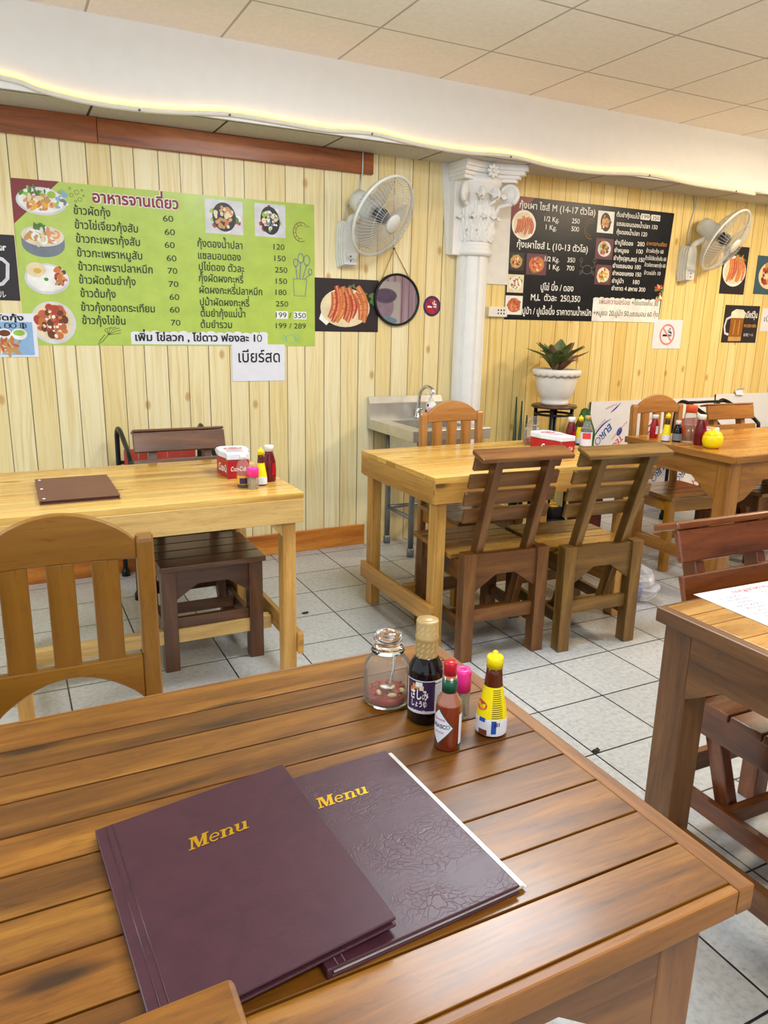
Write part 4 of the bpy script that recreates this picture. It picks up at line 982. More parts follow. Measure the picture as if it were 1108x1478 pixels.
b = MB(); b.poly([(2.903 - BX, 1.955 - BZ), (2.96 - BX, 2.0 - BZ), (3.03 - BX, 2.07 - BZ), (3.09 - BX, 2.1305 - BZ), (2.9015 - BX, 2.1295 - BZ)], Z1 - 3e-4, 'maroon'); b.build('corner_patch', t)
prawn_dish(t, 3.018 - BX, 1.966 - BZ, .093, .088, 31, 6, greens=False, tall=.6)
dish_photo(t, 3.614 - BX, 1.962 - BZ, 3.756 - BX, 2.099 - BZ, 'f_white', 'f_dark', ['f_orange', 'f_tan', 'f_pinkorange', 'f_cream'], 32)
dish_photo(t, 3.617 - BX, 1.795 - BZ, 3.770 - BX, 1.928 - BZ, 'f_plum', 'f_pale', ['f_orange', 'f_red', 'f_tan', 'f_brown', 'f_lime'], 33, True)
dish_photo(t, 3.632 - BX, 1.632 - BZ, 3.775 - BX, 1.760 - BZ, 'f_plum', 'f_cream', ['f_lime', 'f_yellow', 'f_red', 'f_tan', 'f_white'], 34, True)
dish_photo(t, 2.916 - BX, 1.690 - BZ, 3.037 - BX, 1.798 - BZ, 'f_dark', 'f_tan', ['f_cream', 'f_tan', 'f_brown', 'f_orange'], 35, True)
dish_photo(t, 3.057 - BX, 1.670 - BZ, 3.2175 - BX, 1.799 - BZ, 'f_plum', 'f_orange', ['f_shrimp', 'f_shrimp2', 'f_red', 'f_cream'], 36, True)
dish_photo(t, 2.916 - BX, 1.555 - BZ, 3.044 - BX, 1.666 - BZ, 'f_cream', 'f_white', ['f_red', 'f_tan', 'f_green', 'f_white'], 37, True)
dish_photo(t, 2.911 - BX, 1.418 - BZ, 3.045 - BX, 1.536 - BZ, 'f_white', 'f_shrimp', ['f_shrimp', 'f_shrimp2', 'f_red', 'f_orange'], 38, True)
b = MB(); x, y = 3.56 - BX, 1.977 - BZ; b.line([(x + .05 * math.cos(a), y + .06 * math.sin(a)) for a in [1.0 + 4.0 * i / 18 for i in range(19)]], .004, Z2, 'brown_ink'); b.line([(x + .034 * math.cos(a), y + .042 * math.sin(a)) for a in [1.2 + 3.6 * i / 18 for i in range(19)]], .003, Z2, 'brown_ink'); b.build('prawn_drawing', t)
b = MB(); x, y = 3.56 - BX, 1.722 - BZ; b.ring(x, y, .04, .028, .0035, Z2, 'grey_ink', seg=20)
for sx in (-1, 1):
    b.line([(x + sx * .035, y + .012), (x + sx * .06, y + .02), (x + sx * .055, y + .05)], .0035, Z2, 'grey_ink'); b.ring(x + sx * .057, y + .058, .012, .012, .003, Z2, 'grey_ink', seg=12)
    for i in range(3): b.line([(x + sx * .036, y - .004 - i * .007), (x + sx * .065, y - .014 - i * .011)], .003, Z2, 'grey_ink')
b.build('crab_drawing', t)
b = MB(); blobs(b, 4.235 - BX, 1.60 - BZ, .04, .07, Z2, ['f_pinkorange', 'f_white', 'f_green', 'f_red', 'f_shrimp'], 16, 41, .15, .3); b.build('printed_garnish', t)

# --- prawn photograph beside the mirror
t, w, h = on_wall('photo_print', 'dark photo print of a plate of grilled prawns between the green board and the mirror', 'photo print', 1.602, 1.296, 2.006, 1.590, M['f_dark'])
prawn_dish(t, 1.795 - 1.602, 1.430 - 1.296, .155, .108, 51, 9, 'f_cream', True, 1.15)
b = MB(); b.poly([(.045, .11), (.03, .07), (.075, .035), (.10, .06)], Z1 - 2e-4, 'f_white'); blobs(b, .365, .175, .035, .045, Z2, ['f_green', 'leaf'], 12, 52, .2, .4); b.build('printed_garnish', t)

# --- round mirror on a cord
t = thing('wall_mirror', 'round dark rimmed mirror hanging from a cord beside the prawn photo', 'mirror', (2.122, WALL_Y - 0.012, 1.484), (PI / 2 - 0.0, 0, 0))
b = MB(); b.lathe([(0, 0.004), (0.1375, 0.004)], 'mirror', 48); b.build('mirror_glass', t)
b = MB(); b.lathe([(0.150, -0.010), (0.150, 0.010), (0.146, 0.0135), (0.1375, 0.010), (0.1365, 0.002), (0, -0.0005), (0, -0.010), (0.150, -0.010)], 'black_metal', 48); b.build('rim', t)
b = MB(); b.line([(-.105, .100), (-.022, .285)], .006, -0.006, 'string'); b.tube([(-.105, .100, -.006), (-.022, .287, -.006), (.095, .110, -.006)], .003, 'string', 6); b.build('hanging_cord', t)
b = MB(); b.ball((-.022, .288, -.004), (.006, .006, .007), 'grey_ink', seg=8); b.build('nail', t)

# --- no smoking marks
def smoke_sign(t, cx, cy, r, disc, ringm, cigm, barm, z=Z1):
    b = MB()
    if disc: b.ell(cx, cy, r, r, z, disc)
    b.rect(cx - r * .56, cy - r * .16, cx + r * .30, cy + r * .02, z + 1e-4, cigm); b.rect(cx + r * .34, cy - r * .16, cx + r * .42, cy + r * .02, z + 1e-4, cigm); b.rect(cx + r * .46, cy - r * .16, cx + r * .54, cy + r * .02, z + 1e-4, cigm)
    b.line([(cx + r * .5, cy + r * .08), (cx + r * .5, cy + r * .2), (cx + r * .3, cy + r * .26), (cx + r * .24, cy + r * .4), (cx + r * .36, cy + r * .5), (cx + r * .2, cy + r * .58)], r * .09, z + 1e-4, cigm)
    b.line([(cx + r * .42, cy + r * .08), (cx + r * .38, cy + r * .16), (cx + r * .12, cy + r * .22), (cx + r * .06, cy + r * .44)], r * .08, z + 1.2e-4, cigm)
    b.build('cigarette_symbol', t)
    b = MB(); b.ring(cx, cy, r * .86, r * .86, r * .17, z + 2e-4, ringm); b.line([(cx - r * .58, cy + r * .58), (cx + r * .58, cy - r * .58)], r * .15, z + 3e-4, barm); b.build('ban_circle', t)
t = thing('no_smoking_sticker', 'small round red and purple no smoking sticker left of the column', 'sticker', (2.3706, WALL_Y, 1.4545), (PI / 2, 0, 0))
b = MB(); b.lathe([(0, 0.0012), (.0605, 0.0012), (.0605, 0)], 'grey_sticker', 36); b.lathe([(0, .0014), (.049, .0014)], 'coke_red', 36); b.build('disc', t)
smoke_sign(t, 0, 0, .056, None, 'grey_sticker', 'white_ink', 'grey_sticker', z=0.0018)
t, w, h = on_wall('no_smoking_sign', 'white square paper no smoking sign at the lower corner of the black board', 'paper sign', 4.222, 1.207, 4.508, 1.412, M['paper'], thick=0.0012, out=0.0022)
smoke_sign(t, .140, .100, .080, None, 'pink_ink', 'inkdark', 'pink_ink')

# --- right hand prints
t, w, h = on_wall('photo_print', 'dark photo print of prawns partly hidden behind the right fan', 'photo print', 4.850, 1.612, 5.120, 1.955, M['f_dark'])
prawn_dish(t, .135, .165, .125, .11, 61, 6, 'f_white', True, 1.1)
t, w, h = on_wall('photo_print', 'blue grey photo print of a crab dish cut by the right edge', 'photo print', 5.225, 1.622, 5.520, 1.905, M['f_teal'])
b = MB(); b.ell(.16, .14, .125, .10, Z1, 'f_cream'); b.build('printed_plate', t); b = MB(); blobs(b, .16, .14, .11, .085, Z2, ['f_orange', 'f_tan', 'f_brown', 'f_red', 'f_cream'], 46, 62, .12, .28); b.build('printed_food', t)
t, w, h = on_wall('beer_poster', 'small dark beer poster with a full mug below the prawn print on the right', 'poster', 4.940, 1.254, 5.330, 1.533, M['f_dark'])
b = MB(); b.poly([(.075, .03), (.215, .03), (.222, .20), (.075, .20)], Z2, 'f_beer'); b.poly([(.07, .185), (.226, .185), (.232, .225), (.20, .248), (.12, .25), (.075, .228)], Z2 + 1e-4, 'f_foam'); b.poly([(.07, .012), (.215, .012), (.216, .045), (.072, .045)], Z2 + 1e-4, 'f_tan')
b.line([(.07, .19), (.03, .175), (.015, .12), (.03, .07), (.07, .06)], .018, Z2, 'f_pale'); b.line([(.12, .06), (.125, .17)], .008, Z2 + 1e-4, 'f_tan'); b.line([(.175, .06), (.18, .17)], .008, Z2 + 1e-4, 'f_tan'); b.build('printed_mug', t)
b = MB(); letter(b, 'เบียร์วุ้น', .236, .368, .190, .062, 'white_ink', z=Z3, bold=.02); letter(b, '冰凍ビール', .238, .350, .050, .028, 'white_ink', z=Z3); b.build('lettering', t)
b = MB(); letter(b, 'FROZEN BEER', .232, .372, .118, .030, 'orange_ink', z=Z3, bold=.01); b.build('gold_lettering', t)
t, w, h = on_wall('paper_sign', 'white paper sign cut by the right edge beside the beer poster', 'paper sign', 5.365, 1.345, 5.62, 1.520, M['paper'])
b = MB(); letter(b, 'เบียร์', .03, .18, .075, .06, 'inkdark', z=Z1); b.build('lettering', t)

# --- left edge prints
t, w, h = on_wall('beer_poster', 'dark beer poster cut by the left edge beside the lime green board', 'poster', -0.30, 1.419, 0.104, 1.714, M['f_dark'])
b = MB(); X = 0.30; b.line([(X - .01, .20), (X + .045, .185), (X + .065, .165), (X + .058, .10), (X + .035, .075), (X - .01, .065)], .016, Z2, 'f_pale'); b.poly([(X - .15, .04), (X - .005, .04), (X + .002, .22), (X - .155, .22)], Z2 + 1e-4, 'f_beer'); b.poly([(X - .16, .20), (X + .005, .20), (X - .005, .255), (X - .15, .255)], Z2 + 2e-4, 'f_foam'); b.build('printed_mug', t)
b = MB(); letter(b, 'Frozen Beer', X - .12, X + .066, .225, .042, 'white_ink', z=Z3, bold=.03); letter(b, '冰凍ビール', X - .11, X + .045, .014, .036, 'white_ink', z=Z3); b.build('lettering', t)
t, w, h = on_wall('paper_sign', 'white paper sign with a fried rice photo at the left edge under the beer poster', 'paper sign', -0.10, 1.156, 0.163, 1.361, M['paper'], thick=0.0012, out=0.0022)
b = MB(); letter(b, 'ข้าวผัดกุ้ง', .0, .2103, .172, .036, 'inkdark', z=Z2, bold=.03); letter(b, '60 , 80 ฿', .03, .221, .137, .030, 'inkdark', z=Z2, bold=.05); b.build('lettering', t)
b = MB(); b.rect(.005, .010, .245, .165, Z1 - 2e-4, 'f_blue'); b.ell(.122, .108, .030, .026, Z1, 'f_white'); b.ell(.122, .112, .025, .015, Z1 + 3e-5, 'f_brown'); b.ell(.185, .108, .034, .026, Z1, 'f_white'); b.ell(.185, .114, .026, .014, Z1 + 3e-5, 'f_lime'); blobs(b, .11, .05, .10, .035, Z1 + 2e-4, ['f_orange', 'f_shrimp', 'f_tan', 'f_brown', 'f_cream'], 44, 71, .14, .3); b.build('dish_photo', t)

# --- wall socket
t = thing('wall_socket', 'ivory double wall socket at the lower left corner of the black board', 'socket', (2.770, WALL_Y, 1.4015), (PI / 2, 0, 0))
b = MB(); b.box((0, 0, 0), (.142, .062, .030), 'socket', bevel=.004); b.build('box', t)
b = MB()
for i in range(3):
    for j in range(2): b.rect(.066 + i * .022, .016 + j * .020, .076 + i * .022, .026 + j * .020, .0305, 'void')
b.build('socket_hole', t)

# --- printed white boards leaning on the wall
def euro_board(name, label, x0, x1, h, m, printed):
    t = thing(name, label, 'board', (x0, WALL_Y - 0.034, 0.0), (PI / 2 - 0.024, 0, 0)); w = x1 - x0
    b = MB(); b.box((0, 0, -.006), (w, h, .0), m); b.build('sheet', t)
    b = MB(); b.box((-.004, 0, -.008), (-.0002, h, .0005), 'menu_dark'); b.build('edge_strip', t)
    if printed:
        r = R_(223)
        for cx, cy in ((.185, .680), (.775, .365), (1.03, .335), (.62, .64), (1.16, .66)):
            b = MB(); letter(b, 'EURO', cx, None, cy, .070, 'blue_ink', z=.001, bold=.03, rot=r, shear=.15); b.build('blue_word', t)
            b = MB(); b.line([(cx + .01 - .19 * (i / 10), cy + .03 - .02 * math.sin(PI * i / 10) * -1.6 - .18 * (i / 10)) for i in range(11)], [.003 + .010 * math.sin(PI * i / 10) for i in range(11)], .0012, 'blue_ink'); b.build('blue_swoosh', t)
        for cx, cy in ((.30, .590), (1.20, .290), (.52, .30), (.86, .72)):
            b = MB(); letter(b, 'TECH', cx, None, cy, .062, 'red_ink', z=.001, bold=.02, rot=r, shear=.15); b.build('red_word', t)
        for cx, cy in ((.135, .715), (.345, .69), (.60, .47), (.92, .42), (.66, .78), (1.12, .44)):
            b = MB(); letter(b, 'Premium Exterior', cx, None, cy, .026, 'pink_ink', z=.001, rot=r); b.build('small_red_line', t)
        b = MB(); letter(b, 'Premium', .235, None, .826, .030, 'pink_ink', z=.001, rot=R_(200)); b.build('small_red_line', t)
        b = MB(); b.line([(.275 - .09 * (i / 8), .825 - .07 * (i / 8) ** .8) for i in range(9)], [.003 + .009 * math.sin(PI * i / 8) for i in range(9)], .0012, 'blue_ink'); b.build('blue_swoosh', t)
        b = MB(); b.ell(.022, .565, .014, .018, .001, 'blue_ink', rot=.5); b.ell(.285, .615, .022, .034, .001, 'blue_ink', rot=-.6); b.build('blue_dot', t)
    return t
euro_board('printed_board', 'white board printed with blue and red lettering leaning on the wall by the plant', 3.690, 4.935, 0.838, M['paper'], True)
euro_board('plain_board', 'plain white board leaning on the wall at the far right', 4.950, 6.75, 0.860, M['board_white'], False)
t = thing('crumpled_packet', 'small crumpled white packet on top of the plain white board', 'packet', (5.20, WALL_Y - 0.022, 0.853))
b = MB(); rg = random.Random(5)
b.grid(lambda u, v: ((u - .5) * .09 + rg.uniform(-.004, .004), -.012 + .02 * math.sin(PI * v) + rg.uniform(-.003, .003), v * .05 + rg.uniform(-.004, .004)), 8, 5, 'paper'); b.grid(lambda u, v: ((u - .5) * .085, -.006 + .012 * v, .045 * v), 3, 3, 'paper'); b.build('wrapper', t)

# ------------------------------------------------------------------ column with leafy capital
t = thing('column', 'white fluted half column with a leafy scrolled capital between the two menu boards', 'column', (2.628, WALL_Y - 0.012, 0))
b = MB(); n = 96; prof = []
for i in range(n + 1):
    a = PI + PI * i / n
    fl = abs(math.sin(a * 4.0 + .4)); r = 0.103 - 0.014 * (1.0 if fl < .20 else .5 if fl < .30 else 0.0)
    prof.append((r * math.cos(a), r * math.sin(a)))
b.prism(prof, 0.10, 1.765, 'white_paint', 'xy', grain=2); b.build('shaft', t)
b = MB(); b.lathe([(0, 0), (.165, 0), (.165, .06), (.150, .075), (.155, .09), (.130, .11), (0, .11)], 'white_paint', 32, a0=PI, a1=2 * PI); b.build('base', t)
b = MB(); b.lathe([(0, 1.752), (.112, 1.752), (.126, 1.762), (.128, 1.782), (.116, 1.796), (.110, 1.80), (.116, 1.812), (.116, 1.828), (.108, 1.84), (0, 1.84)], 'white_paint', 32, a0=PI, a1=2 * PI); b.build('neck_ring', t)
b = MB(); b.lathe([(0, 1.83), (.104, 1.83), (.106, 1.95), (.122, 2.06), (.165, 2.15), (.182, 2.185), (0, 2.185)], 'white_paint', 36, a0=PI, a1=2 * PI); b.box((-.165, -.050, 1.755), (-.06, .01, 2.1655), 'white_paint', bevel=.003); b.build('bell', t)
def abacus(s, cut):
    L = -.175 - (s - .225) * .25; R = s - .022; yb = -.215 * s / .27; p = [(L, .0), (L, yb + .012)]
    for i in range(1, 12): q = i / 12; p.append((L + .012 + (R - cut - L - .012) * q, yb + .05 * math.sin(PI * (.1 + .9 * q))))
    return p + [(R - cut, yb), (R, -.19 * s / .27), (R, .0)]
b = MB()
for s, z0, z1 in ((.225, 2.165, 2.185), (.240, 2.185, 2.205), (.262, 2.205, 2.228), (.275, 2.228, 2.262)): b.prism(abacus(s, .03), z0, z1, 'white_paint', 'xy', bevel=.002)
b.build('abacus', t)
def acanthus(b, ang, r0, z0, h, w, curl):
    X = RZ(ang)
    def fn(u, v, back=0.0):
        s = v * 2 - 1; c = curl * .55
        if u < .68: q = u / .68; z = z0 + h * .90 * q; r = r0 + .008 + .012 * math.sin(PI * q) ; ww = w * (1.02 - .30 * q) * (1 + .17 * math.cos(2 * PI * 3.5 * q + PI))
        else:
            q = (u - .68) / .32; th = 2.7 * q; r = r0 + .008 + c - c * math.cos(th); z = z0 + h * .90 + c * math.sin(th) * 1.1; ww = w * (.74 - .42 * q * q) * (1 + .10 * math.cos(9 * q))
        rib = .0065 * math.cos(s * PI * 3.0) * (1 - .3 * u) + .010 * (1 - s * s)
        r += rib * (1 if u < .68 else .6) - back
        return (r * math.cos(s * .25), s * ww, z - .010 * s * s)
    b.grid(fn, 34, 18, 'white_paint', X); b.grid(lambda u, v: fn(u, v, .007), 34, 18, 'white_paint', X, flip=True)
for k, a in enumerate((-2.72, -2.18, -1.66, -1.15, -.62)):
    b = MB(); acanthus(b, a, .102, 1.836, .130, .038, .050); b.build('acanthus_leaf', t)
for k, a in enumerate((-2.46, -1.92, -1.42, -.92)):
    b = MB(); acanthus(b, a, .106, 1.90, .172, .038, .085); b.build('acanthus_leaf', t)
def volute(b, ang, rr, zc, R, tz, turns=2.1):
    X = RZ(ang); P, W = [], []
    for i in range(46):
        f = i / 45; a = -PI * .35 + turns * 2 * PI * f; q = R * (1 - .86 * f)
        P.append((rr + q * math.cos(a), 0.0, zc + q * math.sin(a))); W.append(tz * (1 - .5 * f))
    stem = [(rr - .09 + .045 * (i / 6) + 0.0 , 0, zc - .15 + .10 * (i / 6) ** .8) for i in range(6)]
    P = P; b.tube(P, W, 'white_paint', 8, T=X); b.tube(stem + [P[0]], tz * .8, 'white_paint', 8, T=X)
    b.ball((rr, 0, zc), (.012, .020, .012), 'white_paint', X, 10)
    b.lathe([(0, -.012), (R * .9, -.012), (R * .9, .012), (0, .012)], 'white_paint', 20, X @ TR(rr, 0, zc) @ RX(PI / 2))
for a, rr_ in ((-2.42, .175), (-.80, .210)):
    b = MB(); volute(b, a, rr_, 2.10, .056, .016); b.build('volute', t)
for a in (-1.86, -1.28):
    b = MB(); volute(b, a, .158, 2.095, .036, .011); b.build('small_volute', t)
b = MB(); X = TR(0, -.186, 2.212) @ RX(PI / 2)
for i in range(8): a = i * PI / 4; b.ball((.026 * math.cos(a), .026 * math.sin(a), .008), (.017, .011, .010), 'white_paint', X, 10, RZ(a))
b.ball((0, 0, .014), .012, 'white_paint', X, 10); b.build('rosette', t)

# ------------------------------------------------------------------ wall fans
def wall_fan(label, base, c, axis, cord):
    t = thing('wall_fan', label, 'fan', (base[0], WALL_Y, base[1])); B = Vector((base[0], WALL_Y, base[1]))
    out = [(-.050, .0), (.050, .0), (.062, .05), (.060, .20), (.045, .245), (-.045, .245), (-.060, .20), (-.062, .05)]
    b = MB(); n = 12
    for i in range(4):
        y0, y1 = -0.018 * i, -0.018 * (i + 1); f = 1 - .10 * i
        b.prism([(x * f, z * (1 - .03 * i) + .004 * i) for x, z in out], y1, y0, 'fan_white', 'xz')
    b.build('base', t)
    b = MB(); b.box((-.028, -.076, .02), (.028, -.070, .075), 'f_pale', bevel=.002)
    for dz in (.032, .055): b.ball((0, -.077, dz), (.006, .003, .006), 'grey_ink', seg=8)
    b.build('control_panel', t)
    ax = Vector(axis).normalized(); cc = Vector(c) - B; F = frame(cc, ax)
    piv = cc - ax * .155
    b = MB(); b.tube(smooth_pts([(0, -.045, .20), (0, -.075, .25), tuple(piv * .55 + Vector((0, -.075, .25)) * .45 + Vector((0, 0, -.03))), tuple(piv + Vector((0, 0, -.045)))], 4), .020, 'fan_white', 10); b.build('arm', t)
    b = MB(); b.lathe([(0, -.235), (.030, -.232), (.055, -.215), (.062, -.17), (.064, -.10), (.058, -.075), (.040, -.070), (0, -.070)], 'fan_white', 24, F); b.build('motor_housing', t)
    b = MB(); b.lathe([(0, -.045), (.040, -.045), (.040, .0), (.030, .02), (0, .024)], 'fan_hub', 20, F); b.build('hub', t)
    for k in range(3):
        def bl(u, v, k=k):
            a = k * 2 * PI / 3 + (v - .5) * (1.35 - .25 * u) ; r = .038 + .150 * u
            return (r * math.cos(a), r * math.sin(a), -.018 + .035 * (v - .5) * (1 - .3 * u) + .004)
        b = MB(); b.grid(bl, 6, 8, 'fan_blade', F); b.build('blade', t)
    def guard(name, prof, nr, rings):
        b = MB()
        for i in range(nr):
            a = 2 * PI * i / nr; ca, sa = math.cos(a), math.sin(a)
            b.tube([(r * ca, r * sa, z) for r, z in prof], .00105, 'fan_wire', 4, T=F, caps=False)
        for r, z in rings: b.tube([(r * math.cos(2 * PI * i / 40), r * math.sin(2 * PI * i / 40), z) for i in range(40)], .0013, 'fan_wire', 5, True, F)
        b.build(name, t)
    guard('front_guard', [(.046, .075), (.10, .074), (.16, .062), (.205, .035), (.218, .0)], 64, [(.10, .074), (.150, .065)])
    guard('rear_guard', [(.060, -.072), (.10, -.076), (.16, -.066), (.205, -.038), (.218, -.006)], 64, [(.10, -.076), (.150, -.068), (.195, -.045)])
    b = MB(); b.tube([(.221 * math.cos(2 * PI * i / 56), .221 * math.sin(2 * PI * i / 56), -.003) for i in range(56)], .0085, 'fan_white', 8, True, F); b.build('outer_ring', t)
    b = MB(); b.lathe([(0, .070), (.050, .070), (.050, .080), (.046, .084), (0, .084)], 'fan_white', 28, F); b.build('front_cap', t)
    b = MB(); b.tube([Vector(p) - B for p in cord], .004, 'fan_wire', 6); b.build('power_cord', t)
wall_fan('white wall fan above the round mirror, left of the column', (1.792, 1.652), (1.915, 3.850, 1.905), (.40, -.79, -.50),
         [(1.775, 4.05, 1.90), (1.80, 4.074, 1.98), (1.865, 4.074, 2.03), (1.885, 4.074, 2.14), (1.88, 4.05, 2.15), (1.88, 4.048, 2.262)])
wall_fan('white wall fan to the right of the black menu board', (4.45, 1.680), (4.60, 3.865, 1.955), (.28, -.80, -.53),
         [(4.47, 4.06, 1.92), (4.45, 4.074, 1.99), (4.47, 4.074, 2.10), (4.49, 4.074, 2.17), (4.47, 4.074, 2.262)])

# ------------------------------------------------------------------ sink
t = thing('hand_sink', 'stainless steel hand sink on tube legs against the wall left of the column', 'sink', (1.945, 3.50, 0))
W, D, T0 = .505, .575, .788
b = MB()
b.box((0, 0, T0 - .062), (W, .016, T0), 'steel', bevel=.004, grain=0); b.box((0, .016, T0 - .062), (.016, D, T0), 'steel', bevel=.003); b.box((W - .016, .016, T0 - .062), (W, D, T0), 'steel', bevel=.003)
b.box((.016, .016, T0 - .012), (W - .016, .10, T0 - .001), 'steel'); b.box((.016, D - .15, T0 - .012), (W - .016, D, T0 - .001), 'steel'); b.box((.016, .10, T0 - .012), (.085, D - .15, T0 - .001), 'steel'); b.box((W - .085, .10, T0 - .012), (W - .016, D - .15, T0 - .001), 'steel')
b.build('worktop', t)
b = MB(); x0, x1, y0, y1, zb = .085, W - .085, .10, D - .15, T0 - .17
b.box((x0 - .004, y0 - .004, zb - .004), (x1 + .004, y1 + .004, zb), 'steel'); b.box((x0 - .004, y0 - .004, zb), (x0, y1 + .004, T0 - .012), 'steel'); b.box((x1, y0 - .004, zb), (x1 + .004, y1 + .004, T0 - .012), 'steel'); b.box((x0, y0 - .004, zb), (x1, y0, T0 - .012), 'steel'); b.box((x0, y1, zb), (x1, y1 + .004, T0 - .012), 'steel')
b.lathe([(0, .002), (.024, .002), (.026, 0)], 'void', 16, TR((x0 + x1) / 2, (y0 + y1) / 2, zb)); b.build('basin', t)
b2 = MB()
pts = [(D - .035, T0 - .001), (D, T0 - .001), (D, T0 + .130), (D - .012, T0 + .130), (D - .033, T0 + .092)]
mi = b2.mi('steel'); A = [b2.bm.verts.new((0, y, z)) for y, z in pts]; Bv = [b2.bm.verts.new((W, y, z)) for y, z in pts]
b2.face(A, mi); b2.face(Bv[::-1], mi)
for i in range(5): b2.face((A[i], Bv[i], Bv[(i + 1) % 5], A[(i + 1) % 5]), mi)
b2.build('backsplash', t, recalc=True)
for lx, ly in ((.125, .215), (.125, .525), (W - .06, .215), (W - .06, .525)):
    b = MB(); b.cyl((lx, ly, .03), (lx, ly, T0 - .015), .0175, 'steel_tube', 16); b.build('leg', t)
    b = MB(); b.lathe([(0, 0), (.022, 0), (.022, .045), (.018, .052), (0, .052)], 'steel_tube', 14, TR(lx, ly, 0)); b.build('foot', t)
b = MB()
for lx in (.125, W - .06): b.cyl((lx, .215, .235), (lx, .525, .235), .012, 'steel_tube', 12)
b.cyl((.125, .525, .235), (W - .06, .525, .235), .012, 'steel_tube', 12); b.build('cross_tube', t)
t = thing('faucet', 'chrome gooseneck tap on the back of the steel sink', 'tap', (2.245, 3.985, T0 + .0005))
b = MB(); b.lathe([(0, 0), (.026, 0), (.026, .012), (.018, .02), (.016, .055), (.010, .07), (0, .07)], 'chrome', 18); b.tube(smooth_pts([(0, 0, .05), (.004, 0, .12), (.010, -.01, .165), (.022, -.05, .195), (.034, -.095, .185), (.038, -.11, .160)], 6), [.011] * 31, 'chrome', 10); b.build('spout', t)
b = MB(); b.cyl((0, -.01, .045), (-.012, -.05, .062), .006, 'chrome', 8); b.ball((-.013, -.055, .064), (.011, .014, .010), 'chrome', seg=10); b.build('handle', t)
t = thing('soap_bottle', 'pump soap bottle with a round pink label standing beside the sink tap', 'soap', (2.302, 3.930, T0 + .0005))
b = MB(); b.lathe([(0, 0), (.030, 0), (.034, .006), (.034, .085), (.026, .10), (.014, .106), (.014, .114), (0, .114)], 'white_plastic', 24); b.build('body', t)
b = MB(); b.lathe([(.016, .112), (.016, .126), (.006, .130), (.006, .148), (0, .148)], 'white_plastic', 14); b.box((-.036, -.008, .146), (.010, .008, .158), 'white_plastic', bevel=.003); b.build('pump', t)
b = MB(); X = frame((-.016, -.031, .048), (-.35, -.94, 0)); b.lathe([(.026, -.004), (.024, .006), (0, .008)], 'soap_pink', 24, X); b.build('round_label', t)
b = MB()
for a, z in ((3.6, .085), (4.0, .02), (3.2, .05), (5.3, .07)): b.ball((.033 * math.cos(a), .033 * math.sin(a), z), (.006, .006, .010), 'black', seg=8)
b.build('dark_spot', t)

# ------------------------------------------------------------------ plants
t = thing('plant_stand', 'round dark topped plant stand on thin metal legs right of the column', 'plant stand', (3.165, 3.830, 0))
b = MB(); b.lathe([(0, .842), (.142, .842), (.148, .850), (.142, .860), (0, .860)], 'chair_dark', 32); b.build('top', t)
for i in range(4):
    a = PI / 4 + i * PI / 2; b = MB(); b.tube([(.115 * math.cos(a), .115 * math.sin(a), .842), (.115 * math.cos(a), .115 * math.sin(a), .0)], .0125, 'black_metal', 10); b.build('leg', t)
b = MB(); b.tube([(  .115 * math.cos(2 * PI * i / 28), .115 * math.sin(2 * PI * i / 28), .80) for i in range(28)], .008, 'black_metal', 8, True); b.build('ring_rail', t)
b = MB(); b.lathe([(0, .095), (.125, .095), (.13, .103), (.125, .11), (0, .11)], 'black_metal', 28); b.build('lower_shelf', t)
t = thing('flower_pot', 'white scalloped pot with reddish green leaves on the plant stand', 'potted plant', (3.165, 3.830, .8605))
b = MB(); b.lathe([(0, 0), (.080, 0), (.088, .006), (.090, .02), (.084, .028), (.096, .045), (.118, .09), (.130, .15), (.134, .19), (.134, .20)], 'pot_white', 40)
b.lathe([(.132, .196), (.144, .186), (.152, .200), (.154, .216), (.144, .228), (.132, .222), (.122, .20), (0, .196)], 'pot_white', 64, scallop=lambda a, j: (-.010 * (0.5 + .5 * math.cos(a * 20)) if j in (1, 2) else 0)); b.build('pot', t)
b = MB(); b.lathe([(.124, .205), (.07, .212), (0, .214)], 'soil', 24); b.build('soil', t)
def leaf(b, base, az, el, L, w, m, droop=.5, T=I4):
    d = Vector((math.cos(az), math.sin(az), 0)); s_ = Vector((-math.sin(az), math.cos(az), 0)); p0 = Vector(base)
    def fn(u, v):
        a = el - droop * u * 1.6; x = L * u; 
        px = L * (u * math.cos(el) + (u * u) * .35 * (math.cos(el - droop * 1.5) - math.cos(el))); pz = L * (u * math.sin(el) - droop * u * u * .55)
        ww = w * (math.sin(PI * min(1, u * .93 + .05)) ** .8) * (v - .5) * 2
        return tuple(p0 + d * px + Vector((0, 0, pz + .30 * abs(ww) - .004 * math.sin(u * 9))) + s_ * ww)
    b.grid(fn, 10, 4, m, T); b.grid(lambda u, v: tuple(Vector(fn(u, v)) - Vector((0, 0, .0012))), 10, 4, m, T, flip=True)
rg = random.Random(12)
for i in range(22):
    az = i * 2.4 + rg.uniform(-.2, .2); el = rg.uniform(.55, 1.45); L = rg.uniform(.17, .25)
    b = MB(); leaf(b, (.015 * math.cos(az), .015 * math.sin(az), .21 + .02 * (i % 3)), az, el, L, rg.uniform(.030, .044), 'leaf' if i % 3 else 'leaf_red', rg.uniform(.15, .5)); b.build('leaf', t)
b = MB()
for i in range(6): b.tube([(0, 0, .205), (.03 * math.cos(i * 1.1), .03 * math.sin(i * 1.1), .29)], .006, 'leaf_red', 6)
b.build('stem', t)
t = thing('planter', 'small black plastic plant pot on the lower shelf of the plant stand', 'planter', (3.20, 3.80, .1105))
b = MB(); b.box((-.045, -.045, 0), (.045, .045, .075), 'black', bevel=.004, top=(-.006, -.006, -.006, -.006)); b.build('pot', t)
